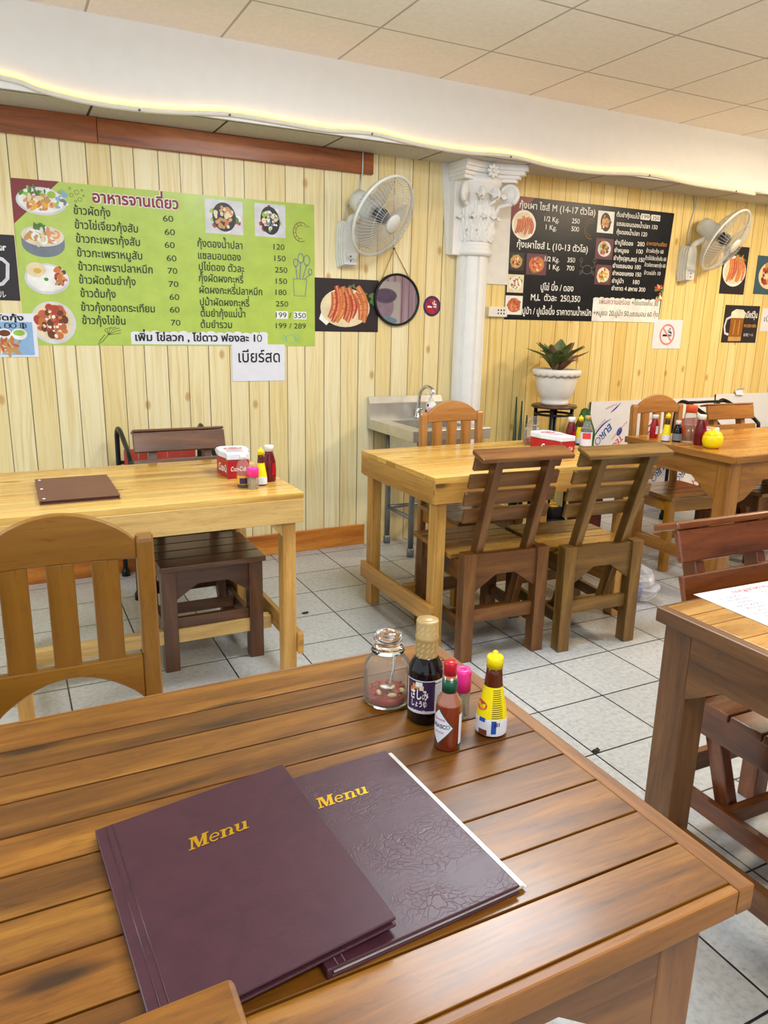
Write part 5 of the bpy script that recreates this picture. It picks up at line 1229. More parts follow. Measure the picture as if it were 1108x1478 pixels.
b = MB(); b.lathe([(.035, .078), (0, .09)], 'f_yellow', 10); b.tube([(0, 0, .08), (.01, 0, .13), (.03, .01, .17)], .003, 'f_lime', 6); blobs_ = [(0, 0, .095), (.015, .01, .09), (-.012, .012, .09)]
for q in blobs_: b.ball(q, (.014, .012, .010), 'f_yellow', seg=8)
b.build('plant', t)
t = thing('planter', 'brown red trough planter on the floor beside the plant stand', 'planter', (3.44, 3.76, 0))
b = MB(); b.box((-.09, -.07, 0), (.09, .07, .26), 'terracotta', bevel=.006); b.box((-.10, -.08, .235), (.10, .08, .262), 'terracotta', bevel=.005); b.build('trough', t)
b = MB(); rg = random.Random(3)
for i in range(9): b.ball((rg.uniform(-.07, .07), rg.uniform(-.05, .05), .268), (.02, .016, .012), 'terracotta' if i % 2 else 'f_pale', seg=8)
b.build('pebble', t)
t = thing('cactus_plant', 'thick ridged green cactus rising between the stand and the printed board', 'plant', (3.545, 3.955, 0))
b = MB(); b.lathe([(0, 0), (.055, 0), (.07, .12), (.066, .12), (.06, .10), (0, .10)], 'terracotta', 20); b.build('pot', t)
b = MB(); n = 40
def cact(u, v):
    a = 2 * PI * v; z = .10 + .70 * u; r = .066 + .020 * math.sin(4 * a + u * 7) + .008 * math.sin(u * 26); r *= (1 - .65 * u ** 6) * (.7 + .3 * min(1, u * 3))
    return (r * math.cos(a), r * math.sin(a), z)
b.grid(cact, 40, 24, 'cactus'); b.ball((0, 0, .80), (.022, .022, .012), 'cactus', seg=10); b.build('stem', t)
t = thing('stalk_plant', 'dark upright green stalks standing behind the left of the plant stand', 'plant', (3.015, 3.985, 0))
b = MB(); b.lathe([(0, 0), (.06, 0), (.075, .14), (.07, .14), (.06, .12), (0, .12)], 'black', 20); b.build('pot', t)
for dx, dy, hh in ((-.03, 0, .90), (.015, .01, .87), (.035, -.02, .78)):
    b = MB(); b.tube([(dx, dy, .11), (dx * 1.1, dy, hh * .6), (dx * 1.2, dy, hh)], [.016, .014, .004], 'snake', 8); b.build('stalk', t)

# ------------------------------------------------------------------ things on the tables
def cyl_fn(r, ang, z0, prof=None):
    """maps (arc length, height) onto a cylinder of radius r around local z"""
    def fn(a, h):
        rr = r(h) if callable(r) else r
        th = ang + a / (rr if not callable(r) else r(0.5))
        return Vector((rr * math.cos(th), rr * math.sin(th), z0 + h))
    return fn
def wrap(b, r, ang, half, z0, z1, m, seg=14, off=.0004):
    """label band patch on a cylinder (half = half angle)"""
    rr = r if callable(r) else (lambda h: r)
    mi = b.mi(m); nz = 6; V = []
    for j in range(nz + 1):
        h = z0 + (z1 - z0) * j / nz
        V.append([b.bm.verts.new(((rr(h) + off) * math.cos(ang - half + 2 * half * i / seg), (rr(h) + off) * math.sin(ang - half + 2 * half * i / seg), h)) for i in range(seg + 1)])
    for j in range(nz):
        for i in range(seg): b.face((V[j][i], V[j][i + 1], V[j + 1][i + 1], V[j + 1][i]), mi, True)
def wtext(b, s, r, ang, arc0, arc1, h, size, m, off=.0009, bold=0.0, shear=0.0):
    letter(b, s, arc0, arc1, h, size, m, fn=lambda a, z: Vector(((r + off) * math.cos(ang + a / r), (r + off) * math.sin(ang + a / r), z)), bold=bold, shear=shear)
def view_ang(x, y): return math.atan2(-y, -x)

# --- foreground condiments
TZ = 0.7502
SQ = 0.90                                                           # the condiments are a little squat
def soy_bottle(loc, label, s=1.0, full=True):
    t = thing('soy_sauce_bottle', label, 'bottle', loc); a = view_ang(loc[0], loc[1]); r = .0275
    b = MB(); b.lathe([(0, 0), (.024, 0), (.0275, .004), (.0275, .094), (.026, .104), (.0185, .120), (.0150, .126), (0, .126)], 'soy', 32); b.build('bottle', t)
    b = MB(); b.lathe([(.0175, .117), (.0178, .135), (.0172, .150), (.0185, .154), (.0186, .158), (.0172, .161), (.0176, .185), (.0165, .188), (.0150, .187), (.0135, .1895), (0, .1895)], 'soy_foil', 28); b.build('foil_neck', t)
    b = MB(); rg = random.Random(2)
    for z in (.124, .134, .144, .164, .174):
        for k in range(7):
            a2 = a - 1.4 + k * .48 + rg.uniform(-.1, .1)
            for q in range(3): wrap(b, .0181 if z < .155 else .0177, a2 + q * .07, .028, z + .0018 * q, z + .0018 * q + .0022, 'foil_line', 3, .0004)
    b.build('foil_print', t)
    b = MB(); wrap(b, r, a + .25, 1.5, .024, .086, 'label_white', 24); wrap(b, r, a - .28, .86, .029, .0845, 'purple', 18, .0006); b.build('label', t)
    b = MB(); wtext(b, 'さしみ', r, a, -.0235, .0055, .052, .021, 'white_ink', bold=.035); wtext(b, 'しょうゆ', r, a, -.0215, .0035, .0375, .0135, 'white_ink', bold=.03); wtext(b, 'Sashimi Shoyu', r, a, -.021, .010, .0275, .0052, 'white_ink', bold=.02); b.build('white_lettering', t)
    b = MB(); wtext(b, 'Sashimi Shoyu', r, a, .012, .030, .079, .0052, 'inkdark', bold=.03)
    for i in range(7): wtext(b, 'ซอสถั่วเหลืองญี่ปุ่น', r, a, .013, .029, .073 - i * .0044, .0042, 'grey_ink')
    b.build('small_print', t)
    b = MB()
    for q, (aa, hh, w, mm) in enumerate(((-.55, .074, .2, 'f_tan'), (-.35, .078, .2, 'f_white'), (-.75, .068, .15, 'f_orange'), (-.2, .072, .12, 'f_cream'), (-.95, .075, .12, 'f_brown'))): wrap(b, r, a + aa, w, hh - .004, hh + .005, mm, 6, .0007 + q * 5e-5)
    b.build('label_picture', t)
    b = MB(); wrap(b, r, a + .95, .18, .030, .046, 'purple', 6, .0007); b.build('label_badge', t)
    return t
soy_bottle((0.550, 0.925, TZ), 'dark soy sauce bottle with tan foil neck and purple label on the foreground table')

X0, Y0 = 0.541, 0.840
t = thing('hot_sauce_bottle', 'slim pepper sauce bottle with red cap and green neck band, foreground table', 'bottle', (X0, Y0, TZ)); a = view_ang(X0, Y0)
b = MB(); b.lathe([(0, .0), (.0175, 0), (.0193, .003), (.0193, .0745), (.0185, .080)], 'tab_red', 32); b.lathe([(.0185, .080), (.0175, .086), (.0115, .0975), (.0105, .104), (.0105, .130), (0, .130)], 'tab_neck', 32); b.build('bottle', t)
b = MB(); b.lathe([(.0112, .101), (.0114, .101), (.0114, .1245), (.0106, .1245)], 'green_band', 24); b.build('neck_band', t)
b = MB(); b.lathe([(.0085, .1302), (.0094, .1302), (.0096, .150), (.0090, .1525), (0, .1525)], 'red_cap', 24); b.build('cap', t)
b = MB(); mi = b.mi('label_white'); R0 = .0197
def cylp(arc, h, r=R0, a=a): return Vector((r * math.cos(a + arc / r), r * math.sin(a + arc / r), h))
def dia(c, hw, hh, z, m, r):
    mi = b.mi(m); n = 12
    for i in range(n):
        f0, f1 = -1 + 2 * i / n, -1 + 2 * (i + 1) / n
        q = [cylp(c + f0 * hw, z - hh * (1 - abs(f0)), r), cylp(c + f1 * hw, z - hh * (1 - abs(f1)), r), cylp(c + f1 * hw, z + hh * (1 - abs(f1)), r), cylp(c + f0 * hw, z + hh * (1 - abs(f0)), r)]
        vs = []
        for p in q:
            if all((p - w).length > 1e-7 for w in vs): vs.append(p)
        if len(vs) > 2: b.face([b.bm.verts.new(p) for p in vs], mi, True)
dia(-.015, .0245, .033, .044, 'green_band', R0 - .0001); dia(-.015, .0225, .0305, .044, 'label_white', R0 + .0001); b.build('diamond_label', t)
b = MB(); letter(b, 'TABASCO', -.0315, .0035, .0425, .0100, 'inkdark', fn=lambda p, h: cylp(p, h, R0 + .0004), bold=.02); letter(b, 'PEPPER', -.025, -.004, .0555, .005, 'red_ink', fn=lambda p, h: cylp(p, h, R0 + .0004)); letter(b, 'SAUCE', -.023, -.006, .033, .005, 'red_ink', fn=lambda p, h: cylp(p, h, R0 + .0004)); b.build('label_lettering', t)
b = MB(); wrap(b, .0195, a + 1.25, .32, .012, .066, 'label_white', 8); wrap(b, .0195, a + 1.25, .32, .006, .012, 'green_band', 8); b.build('side_label', t)

t = thing('glass_jar', 'round glass jar of chilli flakes with bubble lid and spoon, left of the soy sauce', 'jar', (0.521, 1.000, TZ))
b = MB(); b.lathe([(0, 0), (.034, 0), (.0375, .004), (.0395, .012), (.0385, .040), (.0395, .060), (.0380, .064), (.0385, .068), (.0365, .080), (.028, .092), (.0250, .096), (.0260, .100), (.0240, .100), (.0232, .096), (.026, .0905), (.0342, .079), (.0360, .066), (.0372, .060), (.0362, .040), (.0372, .012), (.034, .005), (0, .004)], 'glass', 40); b.build('jar', t)
b = MB(); b.lathe([(0, .1005), (.0265, .1005), (.028, .103), (.0262, .107), (.020, .110), (.0185, .113), (.0235, .120), (.0245, .127), (.0210, .134), (.012, .138), (0, .139)], 'glass_solid', 36); b.build('lid', t)
b = MB(); b.lathe([(0, .0045), (.0335, .0055), (.0365, .012), (.0362, .021), (0, .023)], 'chili_flake', 28)
rg = random.Random(4)
for i in range(60):
    aa = rg.random() * 6.28; r = .034 * math.sqrt(rg.random()); b.ball((r * math.cos(aa), r * math.sin(aa), .0235 + rg.uniform(-.002, .004)), (.0035, .0022, .0014), rg.choice(['chili_flake', 'f_red', 'chili_orange', 'f_brown']), seg=6, rot=RZ(aa * 3))
b.build('chilli', t)
for q in ((.018, -.020), (-.005, -.028), (.008, -.005), (-.02, -.01)):
    b = MB(); b.ball((q[0], q[1], .0265), (.008, .004, .004), 'peanut', seg=10, rot=RZ(q[0] * 90)); b.build('garlic_clove', t)
b = MB(); b.ball((-.004, -.006, .031), (.013, .009, .003), 'steel', seg=14, rot=RY(.3)); b.tube([(.004, -.002, .033), (.016, .008, .058), (.0185, .012, .088)], [.0028, .0024, .0024], 'steel', 8); b.build('spoon', t)

def toothpick_holder(label, loc, r, h):
    t = thing('toothpick_holder', label, 'toothpicks', loc); k = h / .092
    b = MB(); b.lathe([(0, 0), (r * .92, 0), (r, .003), (r, .058 * k), (r * .93, .058 * k), (r * .93, .004), (0, .003)], 'clear_plastic', 28); b.build('cup', t)
    b = MB(); b.lathe([(r * .98, .052 * k), (r * 1.06, .052 * k), (r * 1.07, .088 * k), (r * .98, .092 * k), (r * .35, .0925 * k), (r * .30, .090 * k), (0, .090 * k)], 'pink', 28); b.build('lid', t)
    rg = random.Random(7)
    b = MB()
    for i in range(26):
        a, q = rg.random() * 6.28, r * .78 * math.sqrt(rg.random()); a2 = a + rg.uniform(-.8, .8); q2 = r * .75 * math.sqrt(rg.random())
        b.tube([(q * math.cos(a), q * math.sin(a), .0045), (q2 * math.cos(a2), q2 * math.sin(a2), .054 * k)], .0010, 'toothpick', 5)
    o = b.build('toothpicks', t, kind='stuff')
    return t
toothpick_holder('pink capped toothpick tub standing between the pepper sauce and the yellow seasoning bottle', (0.606, 0.905, TZ), .0135, .092)

def seasoning(label, loc, s=1.0, detail=True):
    t = thing('seasoning_bottle', label, 'bottle', loc); a = view_ang(loc[0], loc[1])
    pr = [(0, 0), (.021, 0), (.0235, .006), (.0235, .030), (.0205, .050), (.0155, .078), (.0140, .088), (.0125, .112), (.0115, .124), (0, .124)]
    pr = [(r * s, z * s) for r, z in pr]
    def rad(h):
        for (r0, z0), (r1, z1) in zip(pr[1:-2], pr[2:-1]):
            if z0 <= h <= z1: return r0 + (r1 - r0) * (h - z0) / max(1e-9, z1 - z0)
        return pr[-2][0]
    b = MB(); b.lathe(pr, 'amber', 28); b.build('bottle', t)
    b = MB(); wrap(b, rad, a, PI, .034 * s, .090 * s, 'yellow', 30, .0006 * s); wrap(b, rad, a, PI, .005 * s, .034 * s, 'label_white', 30, .0006 * s)
    wrap(b, rad, a + .12, .38, .008 * s, .036 * s, 'tin_white', 8, .0009 * s); b.build('label', t)
    b = MB(); b.lathe([(.0118 * s, .122 * s), (.0128 * s, .122 * s), (.0128 * s, .139 * s), (.0115 * s, .142 * s), (.0045 * s, .1435 * s), (.004 * s, .149 * s), (.0025 * s, .151 * s), (0, .151 * s)], 'yellow', 24); b.build('cap', t)
    if detail:
        def P_(arc, h): r = rad(h) + .0012; return Vector((r * math.cos(a + arc / .02), r * math.sin(a + arc / .02), h))
        b = MB(); mi = b.mi('red_ink')
        c = [P_(-.020 + .0125 * math.cos(q), .0565 + .0085 * math.sin(q)) for q in [2 * PI * i / 20 for i in range(20)]]
        m0 = b.bm.verts.new(P_(-.020, .0565) * 1.0); vs = [b.bm.verts.new(p) for p in c]
        for i in range(20): b.face((m0, vs[i], vs[(i + 1) % 20]), mi)
        b.build('red_badge', t)
        b = MB(); letter(b, 'Maggi', -.029, -.010, .0535, .010, 'yellow', fn=lambda p, h: P_(p, h) * 1.0 + Vector((math.cos(a), math.sin(a), 0)) * .0006, bold=.04, shear=.2); b.build('badge_lettering', t)
        b = MB()
        for i in range(14): wrap(b, rad, a + .42, .40, .038 + i * .0036, .0392 + i * .0036, 'inkdark', 6, .0010)
        b.build('small_print', t)
        b = MB(); wrap(b, rad, a + .18, .16, .010, .034, 'blue_ink', 6, .0011); wrap(b, rad, a - .62, .22, .030, .037, 'blue_ink', 6, .0011); wrap(b, rad, a - .55, .30, .006, .016, 'f_brown', 6, .0011)
        letter(b, 'III', .0005, .007, .024, .011, 'inkdark', fn=lambda p, h: P_(p + .004, h) + Vector((math.cos(a), math.sin(a), 0)) * .0006); b.build('label_patch', t)
    return t
seasoning('yellow capped amber seasoning bottle at the right edge of the foreground table', (0.624, 0.846, TZ))

for o_ in list(COL.objects):
    if o_.parent is None and 'category' in o_ and abs(o_.location.z - TZ) < 1e-6 and o_.location.y < 1.05: o_.scale = (1, 1, SQ)

# --- the two menus on the foreground table
def slab_word(b, x0, y0, h, m, z, T, k=.26):
    """the word Menu in slanted slab-serif capitals, drawn as overlapping strokes; h = cap height"""
    L = []
    def q(*pts): L.append([((x + k * y) * h, y * h) for x, y in pts])
    def slabs(xc, y, w, t=.10): q((xc - w / 2, y), (xc + w / 2, y), (xc + w / 2, y + t), (xc - w / 2, y + t))
    def arc(cx, cy, rx, ry, a0, a1, t0, t1, n=18):
        o, i_ = [], []
        for j in range(n + 1):
            a = a0 + (a1 - a0) * j / n; tt = t0 + (t1 - t0) * abs(math.cos(a))
            o.append((cx + rx * math.cos(a), cy + ry * math.sin(a))); i_.append((cx + (rx - tt) * math.cos(a), cy + (ry - (t0 + .02)) * math.sin(a)))
        q(*(o + i_[::-1]))
    q((.10, 0), (.22, 0), (.22, 1), (.10, 1)); q((.16, 1), (.42, 1), (.62, .22), (.50, .0)); q((.50, 0), (.60, .0), (.92, 1), (.80, 1)); q((.80, 0), (1.02, 0), (1.02, 1), (.80, 1))
    slabs(.16, 0, .36); slabs(.91, 0, .44); slabs(.20, .9, .44); slabs(.93, .9, .40)
    arc(1.47, .34, .30, .36, .15, 2 * PI - .75, .08, .10); q((1.24, .31), (1.72, .31), (1.74, .40), (1.24, .40))
    x = 1.92; q((x, 0), (x + .19, 0), (x + .19, .68), (x, .68)); slabs(x + .09, 0, .40, .09); slabs(x, .60, .26, .09); arc(x + .36, .40, .27, .29, 0, PI * .85, .08, .12); q((x + .44, 0), (x + .63, 0), (x + .63, .42), (x + .44, .42)); slabs(x + .55, 0, .36, .09)
    x = 2.76; q((x, .24), (x + .19, .24), (x + .19, .68), (x, .68)); slabs(x + .06, .60, .30, .09); arc(x + .27, .27, .27, .28, PI, 2 * PI - .3, .08, .12); q((x + .44, .0), (x + .63, .0), (x + .63, .68), (x + .44, .68)); slabs(x + .66, 0, .20, .09); slabs(x + .50, .60, .28, .09)
    loops = []
    for lp in L:
        ar = sum(a[0] * c[1] - c[0] * a[1] for a, c in zip(lp, lp[1:] + lp[:1]))
        loops.append(lp if ar > 0 else lp[::-1])
    V, F = fill(loops)
    b.tris([(x + x0, y + y0) for x, y in V], F, m, lambda px, py: T @ Vector((px, py, z)))
def menu(label, T, w, h, th, edge, text_at, hcap, cover='leather'):
    t = thing('menu', label, 'menu'); t.matrix_world = T
    b = MB(); b.box((-w / 2, -h / 2, th - .0035), (w / 2, h / 2, th), cover, bevel=.0014); b.box((-w / 2, -h / 2, 0), (w / 2, h / 2, .003), 'leather', bevel=.0012)
    b.box((-w / 2, -h / 2, .001), (-w / 2 + .006, h / 2, th - .001), 'leather', bevel=.001); b.build('cover', t)
    b = MB(); n = 4
    for i in range(n):
        z0 = .0034 + (th - .0075) * i / n; z1 = .0034 + (th - .0075) * (i + 1) / n - .0004
        b.box((-w / 2 + .008, -h / 2 + .002 + .001 * (i % 2), z0), (w / 2 + edge - .001 * i, h / 2 - .003, z1), 'pages' if edge > 0 else 'leather')
    b.build('pages', t)
    b = MB()
    for x in (-w / 2 + .012, -w / 2 + .020): b.tube([(x, -h / 2 + .001, th - .0003), (x, h / 2 - .001, th - .0003)], .0011, 'leather', 6)
    b.build('spine_ridge', t)
    b = MB(); slab_word(b, text_at[0], text_at[1], hcap, 'gold', th + .0005, I4); b.build('title_lettering', t)
    return t
menu('lower maroon leatherette menu with silver page edge, partly under the other menu', TR(.333, .694, .7503) @ RZ(.052), .236, .302, .0115, .011, (-.023, .074), .0205)
menu('upper maroon leatherette menu lying over the other one at the bottom left', TR(.176, .697, .7594) @ RZ(.050) @ RY(-.073), .243, .305, .0115, -.003, (-.033, .055), .0205, 'leather_smooth')

# --- left pine table
t = thing('menu', 'flat brown menu with three white studs on the left pine table', 'menu', (.190, 2.775, .7603), (0, 0, 0))
b = MB(); b.box((-.125, -.185, .011), (.125, .185, .014), 'menu_brown', bevel=.001); b.box((-.125, -.185, 0), (.125, .185, .003), 'menu_brown', bevel=.001); b.build('cover', t)
b = MB(); b.box((-.121, -.183, .003), (.122, .182, .011), 'menu_dark'); b.build('pages', t)
b = MB()
for y in (-.155, 0, .155): b.lathe([(.005, .014), (.005, .0155), (0, .0165)], 'white_plastic', 12, TR(-.110, y, 0))
b.build('stud', t)

def napkin_box(label, loc, rz, w, d, h):
    t = thing('napkin_box', label, 'napkin box', loc, (0, 0, rz)); x, y = w / 2, d / 2
    q = .72; out = [(-x, y - .025), (-x + .02, y), (x - .02, y), (x, y - .025), (x, y * .1), (x * q, -y * .6), (x * q, -y), (-x * q, -y), (-x * q, -y * .6), (-x, y * .1)]
    b = MB(); b.prism(out, 0, h * .72, 'coke_red', 'xy', bevel=.002); b.build('tin', t)
    o2 = [(a * 1.03, c * 1.02) for a, c in out]
    b = MB(); b.prism([(c[0] * 1.03, c[1] * 1.02) for c in out], h * .74, h, 'tin_white', 'xy', bevel=.003); b.build('lid', t)
    b = MB(); b.ell(0, y * .30, x * .62, y * .26, h + .0006, 'red_ink'); b.ell(0, y * .30, x * .48, y * .18, h + .0009, 'tin_white'); b.ell(0, y * .3, x * .3, y * .1, h + .0012, 'red_ink'); b.build('lid_badge', t)
    b = MB()
    for i in range(4): b.line([(-x * .6, -y * .12 - i * y * .14), (x * .5, -y * .10 - i * y * .14)], .004, h + .0004 - .0012 * 0, 'pink_ink')
    b.build('lid_print', t)
    b = MB(); letter(b, 'Coca-Cola', -y * .06, y * .92, h * .22, h * .42, 'white_ink', fn=lambda a, z: Vector((-x * q - (x - x * q) * max(0, min(1, (-a + y * .6) / (y * .7))) - .0015, -a, z)), shear=.35, bold=.03); letter(b, 'Coca-Cola', -x * .5, x * .5, h * .30, h * .26, 'white_ink', fn=lambda a, z: Vector((a, -y - .0012, z)), shear=.35, bold=.02); b.build('script_lettering', t)
    return t
napkin_box('red and white tin napkin box at the right end of the left pine table', (.785, 2.865, .7603), -.10, .118, .185, .098)
def ketchup(label, loc, s=1.0, col='ketchup'):
    t = thing('ketchup_bottle', label, 'bottle', loc); a = view_ang(loc[0], loc[1])
    b = MB(); b.lathe([(0, 0), (.026 * s, 0), (.029 * s, .005 * s), (.030 * s, .05 * s), (.028 * s, .09 * s), (.019 * s, .125 * s), (.0165 * s, .135 * s), (0, .135 * s)], col, 26); b.build('bottle', t)
    b = MB(); b.lathe([(.019 * s, .134 * s), (.0205 * s, .134 * s), (.0205 * s, .157 * s), (.019 * s, .160 * s), (0, .160 * s)], 'white_plastic', 24); b.build('cap', t)
    b = MB(); wrap(b, .0295 * s, a + .7, .35, .03 * s, .085 * s, 'ketchup_red' if col == 'ketchup' else 'label_white', 8, .0012 * s); b.build('label', t)
    return t
ketchup('dark red ketchup bottle with white cap, rearmost on the left pine table', (.872, 2.690, .7603), .86)
seasoning('yellow capped seasoning bottle beside the napkin box on the left pine table', (.822, 2.635, .7603), .93, False)
t = thing('sauce_bottle', 'small clear sauce bottle with a purple label left of the pink toothpick tub', 'bottle', (.752, 2.628, .7603)); a = view_ang(.752, 2.628)
b = MB(); b.lathe([(0, 0), (.021, 0), (.023, .004), (.023, .048), (.0215, .055), (.0235, .066), (.022, .082), (.013, .098), (.011, .104), (0, .104)], 'clear_plastic', 24); b.build('bottle', t)
b = MB(); b.lathe([(0, .001), (.0205, .001), (.022, .005), (.022, .034), (0, .034)], 'soy', 24); b.build('sauce', t)
b = MB(); wrap(b, .0232, a, 1.2, .012, .044, 'f_yellow', 14); wrap(b, .0232, a, .6, .014, .036, 'purple', 10, .0007); b.build('label', t)
b = MB(); b.lathe([(.0115, .102), (.0125, .102), (.0125, .116), (.011, .118), (0, .118)], 'white_plastic', 18); b.build('cap', t)
toothpick_holder('pink capped toothpick tub nearest the table edge on the left pine table', (.775, 2.580, .7603), .0195, .079)

# --- middle pine table
CZ = .7623
napkin_box('red and white tin napkin box behind the pair of slatted chairs', (2.330, 2.815, CZ), .05, .120, .22, .094)
t = thing('glass_jar', 'small glass jar with round lid behind the napkin box on the middle table', 'jar', (2.405, 3.065, CZ))
b = MB(); b.lathe([(0, 0), (.040, 0), (.045, .006), (.046, .07), (.040, .085), (.030, .092), (.029, .096), (.027, .096), (.028, .09), (.042, .07), (.041, .008), (0, .005)], 'glass', 28); b.build('jar', t)
b = MB(); b.lathe([(0, .0965), (.034, .0965), (.036, .100), (.024, .112), (.021, .118), (.029, .126), (.030, .134), (.022, .142), (0, .144)], 'glass', 28); b.build('lid', t)
b = MB(); b.lathe([(0, .006), (.039, .007), (.041, .03), (0, .032)], 'chili_flake', 24); b.build('chilli', t)
ketchup('ketchup bottle with white cap behind the napkin box on the middle table', (2.555, 2.945, CZ), .92)
seasoning('yellow capped seasoning bottle between ketchup and soy bottle on the middle table', (2.650, 2.985, CZ), .98, False)
t = thing('soy_sauce_bottle', 'clear necked soy sauce bottle with red label on the middle table', 'bottle', (2.560, 2.835, CZ)); a = view_ang(2.56, 2.835)
b = MB(); b.lathe([(0, 0), (.027, 0), (.030, .004), (.030, .098), (.014, .135), (.0125, .150), (.0115, .150), (.0125, .135), (.0285, .097), (.0285, .005), (0, .004)], 'glass', 26); b.build('bottle', t)
b = MB(); b.lathe([(0, .0045), (.028, .0055), (.028, .096), (.024, .104), (0, .104)], 'soy', 24); b.build('sauce', t)
b = MB(); wrap(b, .030, a, 1.3, .02, .088, 'label_white', 16); wrap(b, .030, a + .1, .7, .055, .085, 'red_ink', 10, .0008); b.build('label', t)
b = MB(); b.lathe([(.0135, .148), (.0148, .148), (.0148, .165), (.013, .168), (0, .168)], 'soy_foil', 18); b.build('cap', t)

# --- rear right table
RZT = .7603
ketchup('bright red sauce bottle with white cap, leftmost on the rear right table', (3.215, 3.02, RZT), .80, 'ketchup_red')
seasoning('yellow capped seasoning bottle second from the left on the rear right table', (3.183, 2.902, RZT), 1.02, False)
t = thing('sauce_bottle', 'small dark sauce bottle with white cap on the rear right table', 'bottle', (3.232, 2.872, RZT)); a = view_ang(3.232, 2.872)
b = MB(); b.lathe([(0, 0), (.022, 0), (.025, .004), (.025, .055), (.020, .078), (.0125, .095), (0, .095)], 'soy', 22); b.build('bottle', t)
b = MB(); b.lathe([(.013, .094), (.0145, .094), (.0145, .112), (.013, .115), (0, .115)], 'white_plastic', 18); b.build('cap', t)
b = MB(); wrap(b, .025, a, 1.2, .008, .045, 'f_grey', 12); b.build('label', t)
t = thing('chili_vinegar_bottle', 'tall clear bottle of orange chilli vinegar with orange cap, tallest on the rear right table', 'bottle', (3.295, 2.850, RZT)); a = view_ang(3.236, 2.8)
b = MB(); b.lathe([(0, 0), (.031, 0), (.034, .005), (.034, .12), (.033, .145), (.0295, .160), (.0275, .162), (.031, .145), (.032, .12), (.032, .006), (0, .005)], 'glass', 26); b.build('bottle', t)
b = MB(); b.lathe([(0, .006), (.030, .007), (.0315, .012), (.0315, .090), (0, .092)], 'chili_orange', 24); b.build('vinegar', t)
b = MB(); b.lathe([(.026, .158), (.030, .158), (.030, .195), (.028, .198), (0, .198)], 'orange_label', 24); b.build('cap', t)
b = MB(); wrap(b, .034, a - .95, .3, .02, .085, 'orange_label', 6); b.build('label', t)
ketchup('ketchup bottle with white cap beside the yellow mustard pot', (3.262, 2.748, RZT), 1.0)
t = thing('mustard_pot', 'round bright yellow lidded pot at the near edge of the rear right table', 'pot', (3.243, 2.650, RZT))
b = MB(); b.lathe([(0, 0), (.032, 0), (.045, .012), (.051, .035), (.050, .058), (.043, .070), (0, .070)], 'yellow', 32); b.build('pot', t)
b = MB(); b.lathe([(.0435, .0705), (.042, .078), (.028, .086), (.012, .089), (.012, .096), (.008, .101), (0, .102)], 'yellow', 32); b.build('lid', t)
t = thing('napkin_pack', 'white packet of tissues lying behind the yellow mustard pot', 'tissues', (3.42, 2.82, RZT), (0, 0, .5))
b = MB(); b.box((-.075, -.045, 0), (.075, .045, .072), 'paper', bevel=.006, top=(.006, .006, .01, .01)); b.build('packet', t)
b = MB(); b.rect(-.05, -.025, .05, .025, .0726, 'pink_ink'); b.build('print', t)

# --- sheet on the right table
t = thing('menu_sheet', 'white printed menu sheet lying on the right edge table', 'paper sheet', (1.412, 1.150, .7508), (0, 0, -.035))
b = MB(); b.box((0, -.205, 0), (.30, 0, .0008), 'paper'); b.build('sheet', t)
b = MB(); letter(b, 'เมนูอาหาร', .10, .22, -.030, .020, 'red_ink', z=.0011, bold=.02)
b.build('red_lettering', t)
b = MB(); rows = ['ข้าวผัดกุ้ง', 'ข้าวต้มกุ้ง', 'ต้มยำกุ้ง', 'ยำปูม้า', 'กุ้งเผา', 'ปูไข่ดอง']
for i in range(9):
    letter(b, rows[i % 6], .03 + .012 * (i % 3), .10 + .01 * (i % 2), -.052 - i * .0165, .012, 'grey_ink', z=.0011); letter(b, rows[(i + 3) % 6], .17, .24 + .01 * (i % 3), -.052 - i * .0165, .012, 'grey_ink', z=.0011)
b.build('grey_lettering', t)

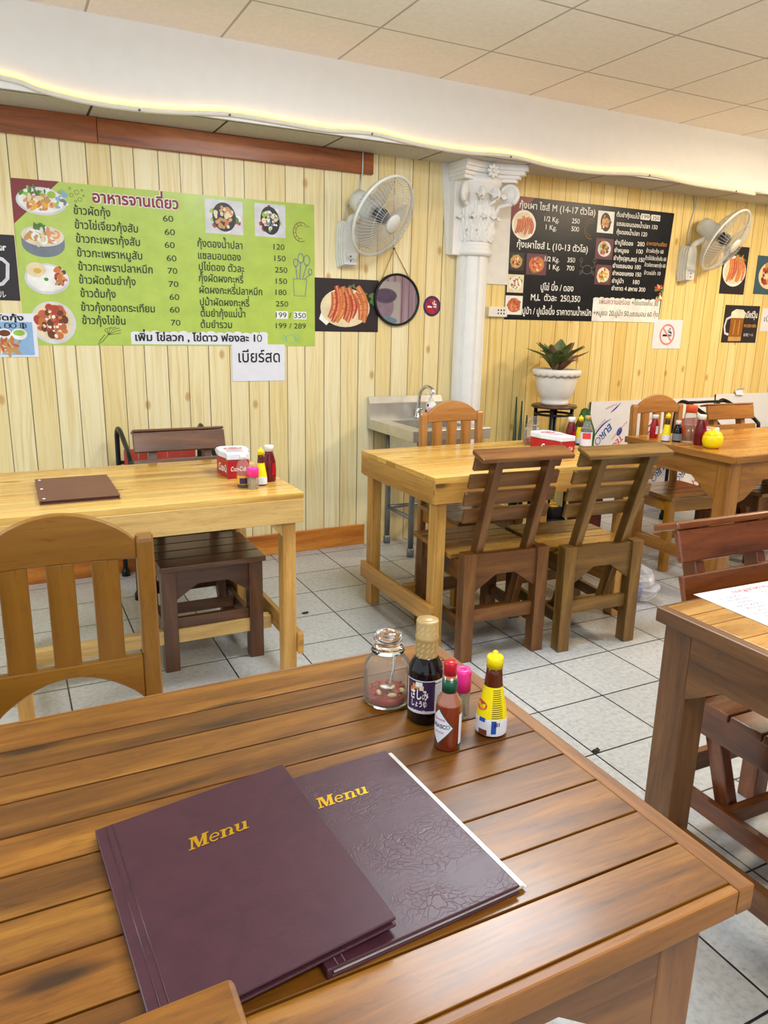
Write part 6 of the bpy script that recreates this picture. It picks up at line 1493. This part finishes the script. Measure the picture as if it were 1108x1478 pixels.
# --- on the floor
t = thing('plastic_bag', 'crumpled translucent plastic bag on the floor beside the olive brown chair', 'bag', (2.80, 2.63, 0))
rg = random.Random(9)
b = MB(); nu, nv = 20, 12; jit = [[rg.uniform(-.012, .012) for _ in range(nv + 1)] for _ in range(nu + 1)]
def bagf(u, v):
    i, j = int(round(u * nu)) % nu, int(round(v * nv)); a = 2 * PI * u; r = (.105 * math.sin(PI * (.12 + .80 * v)) ** .7 + jit[i][j] * 1.1) * (1 + .18 * math.sin(3 * a))
    if j in (0, nv): r *= .3
    return (r * math.cos(a) * .8, r * math.sin(a), max(.001, .19 * v + jit[i][j] * .8))
b.grid(bagf, nu, nv, 'bag', smooth=False); b.build('bag', t)
b = MB(); b.ball((-.03, -.02, .06), (.035, .045, .055), 'blue_ink', seg=10); b.build('blue_wrapper', t)
for i, (x, y, s, nm) in enumerate(((1.632, 1.628, .011, 'dark dry leaf scrap on the tiles right of the foreground table'), (1.17, 2.19, .012, 'dark crumb on the tiles between the two pine tables'), (1.18, 3.13, .012, 'twisted scrap on the tile joint near the skirting'))):
    t = thing('floor_scrap', nm, 'scrap', (x, y, .0005)); b = MB(); b.ball((0, 0, .0035), (s * 1.5, s * .8, .003), 'soil', seg=8); b.ball((s, s * .5, .003), (s * .8, s * .5, .0025), 'soil', seg=8, rot=RZ(.8)); b.build('scrap', t)

# ------------------------------------------------------------------ parts that belong to a part hang under it
UNDER = {'control_panel': 'base', 'front_cap': 'front_guard', 'blade': 'hub', 'foot': ('leg', 'side_frame'), 'printed_food': ('printed_plate', 'printed_bowl'), 'printed_prawns': 'printed_plate',
         'label_lettering': ('cloud_label', 'diamond_label'), 'patch_lettering': 'price_patch', 'white_lettering': 'label', 'small_print': 'label', 'label_picture': 'label', 'label_badge': 'label', 'label_patch': 'label',
         'foil_print': 'foil_neck', 'red_badge': 'label', 'lid_badge': 'lid', 'lid_print': 'lid', 'script_lettering': 'tin', 'title_lettering': 'cover', 'spine_ridge': 'cover', 'stud': 'cover',
         'socket_hole': 'box', 'round_label': 'body', 'dark_spot': 'body', 'fixing_screw': 'white_channel', 'rosette': 'abacus', 'small_volute': 'bell', 'soil': 'pot', 'leaf': 'stem', 'nail': 'hanging_cord',
         'ban_circle': 'disc', 'cigarette_symbol': 'disc', 'print': 'packet'}
def base_name(o): return o.name.split('.')[0]
for top in [o for o in COL.objects if o.parent is None and 'category' in o]:
    kids = [o for o in COL.objects if o.parent is top]
    for i, k in enumerate(kids):
        want = UNDER.get(base_name(k))
        if not want: continue
        want = want if isinstance(want, tuple) else (want,)
        cand = [q for q in kids[:i] if base_name(q) in want] or [q for q in kids[i + 1:] if base_name(q) in want]
        if cand and cand[-1].parent is top: k.parent = cand[-1] if cand[-1] in kids[:i] else cand[0]
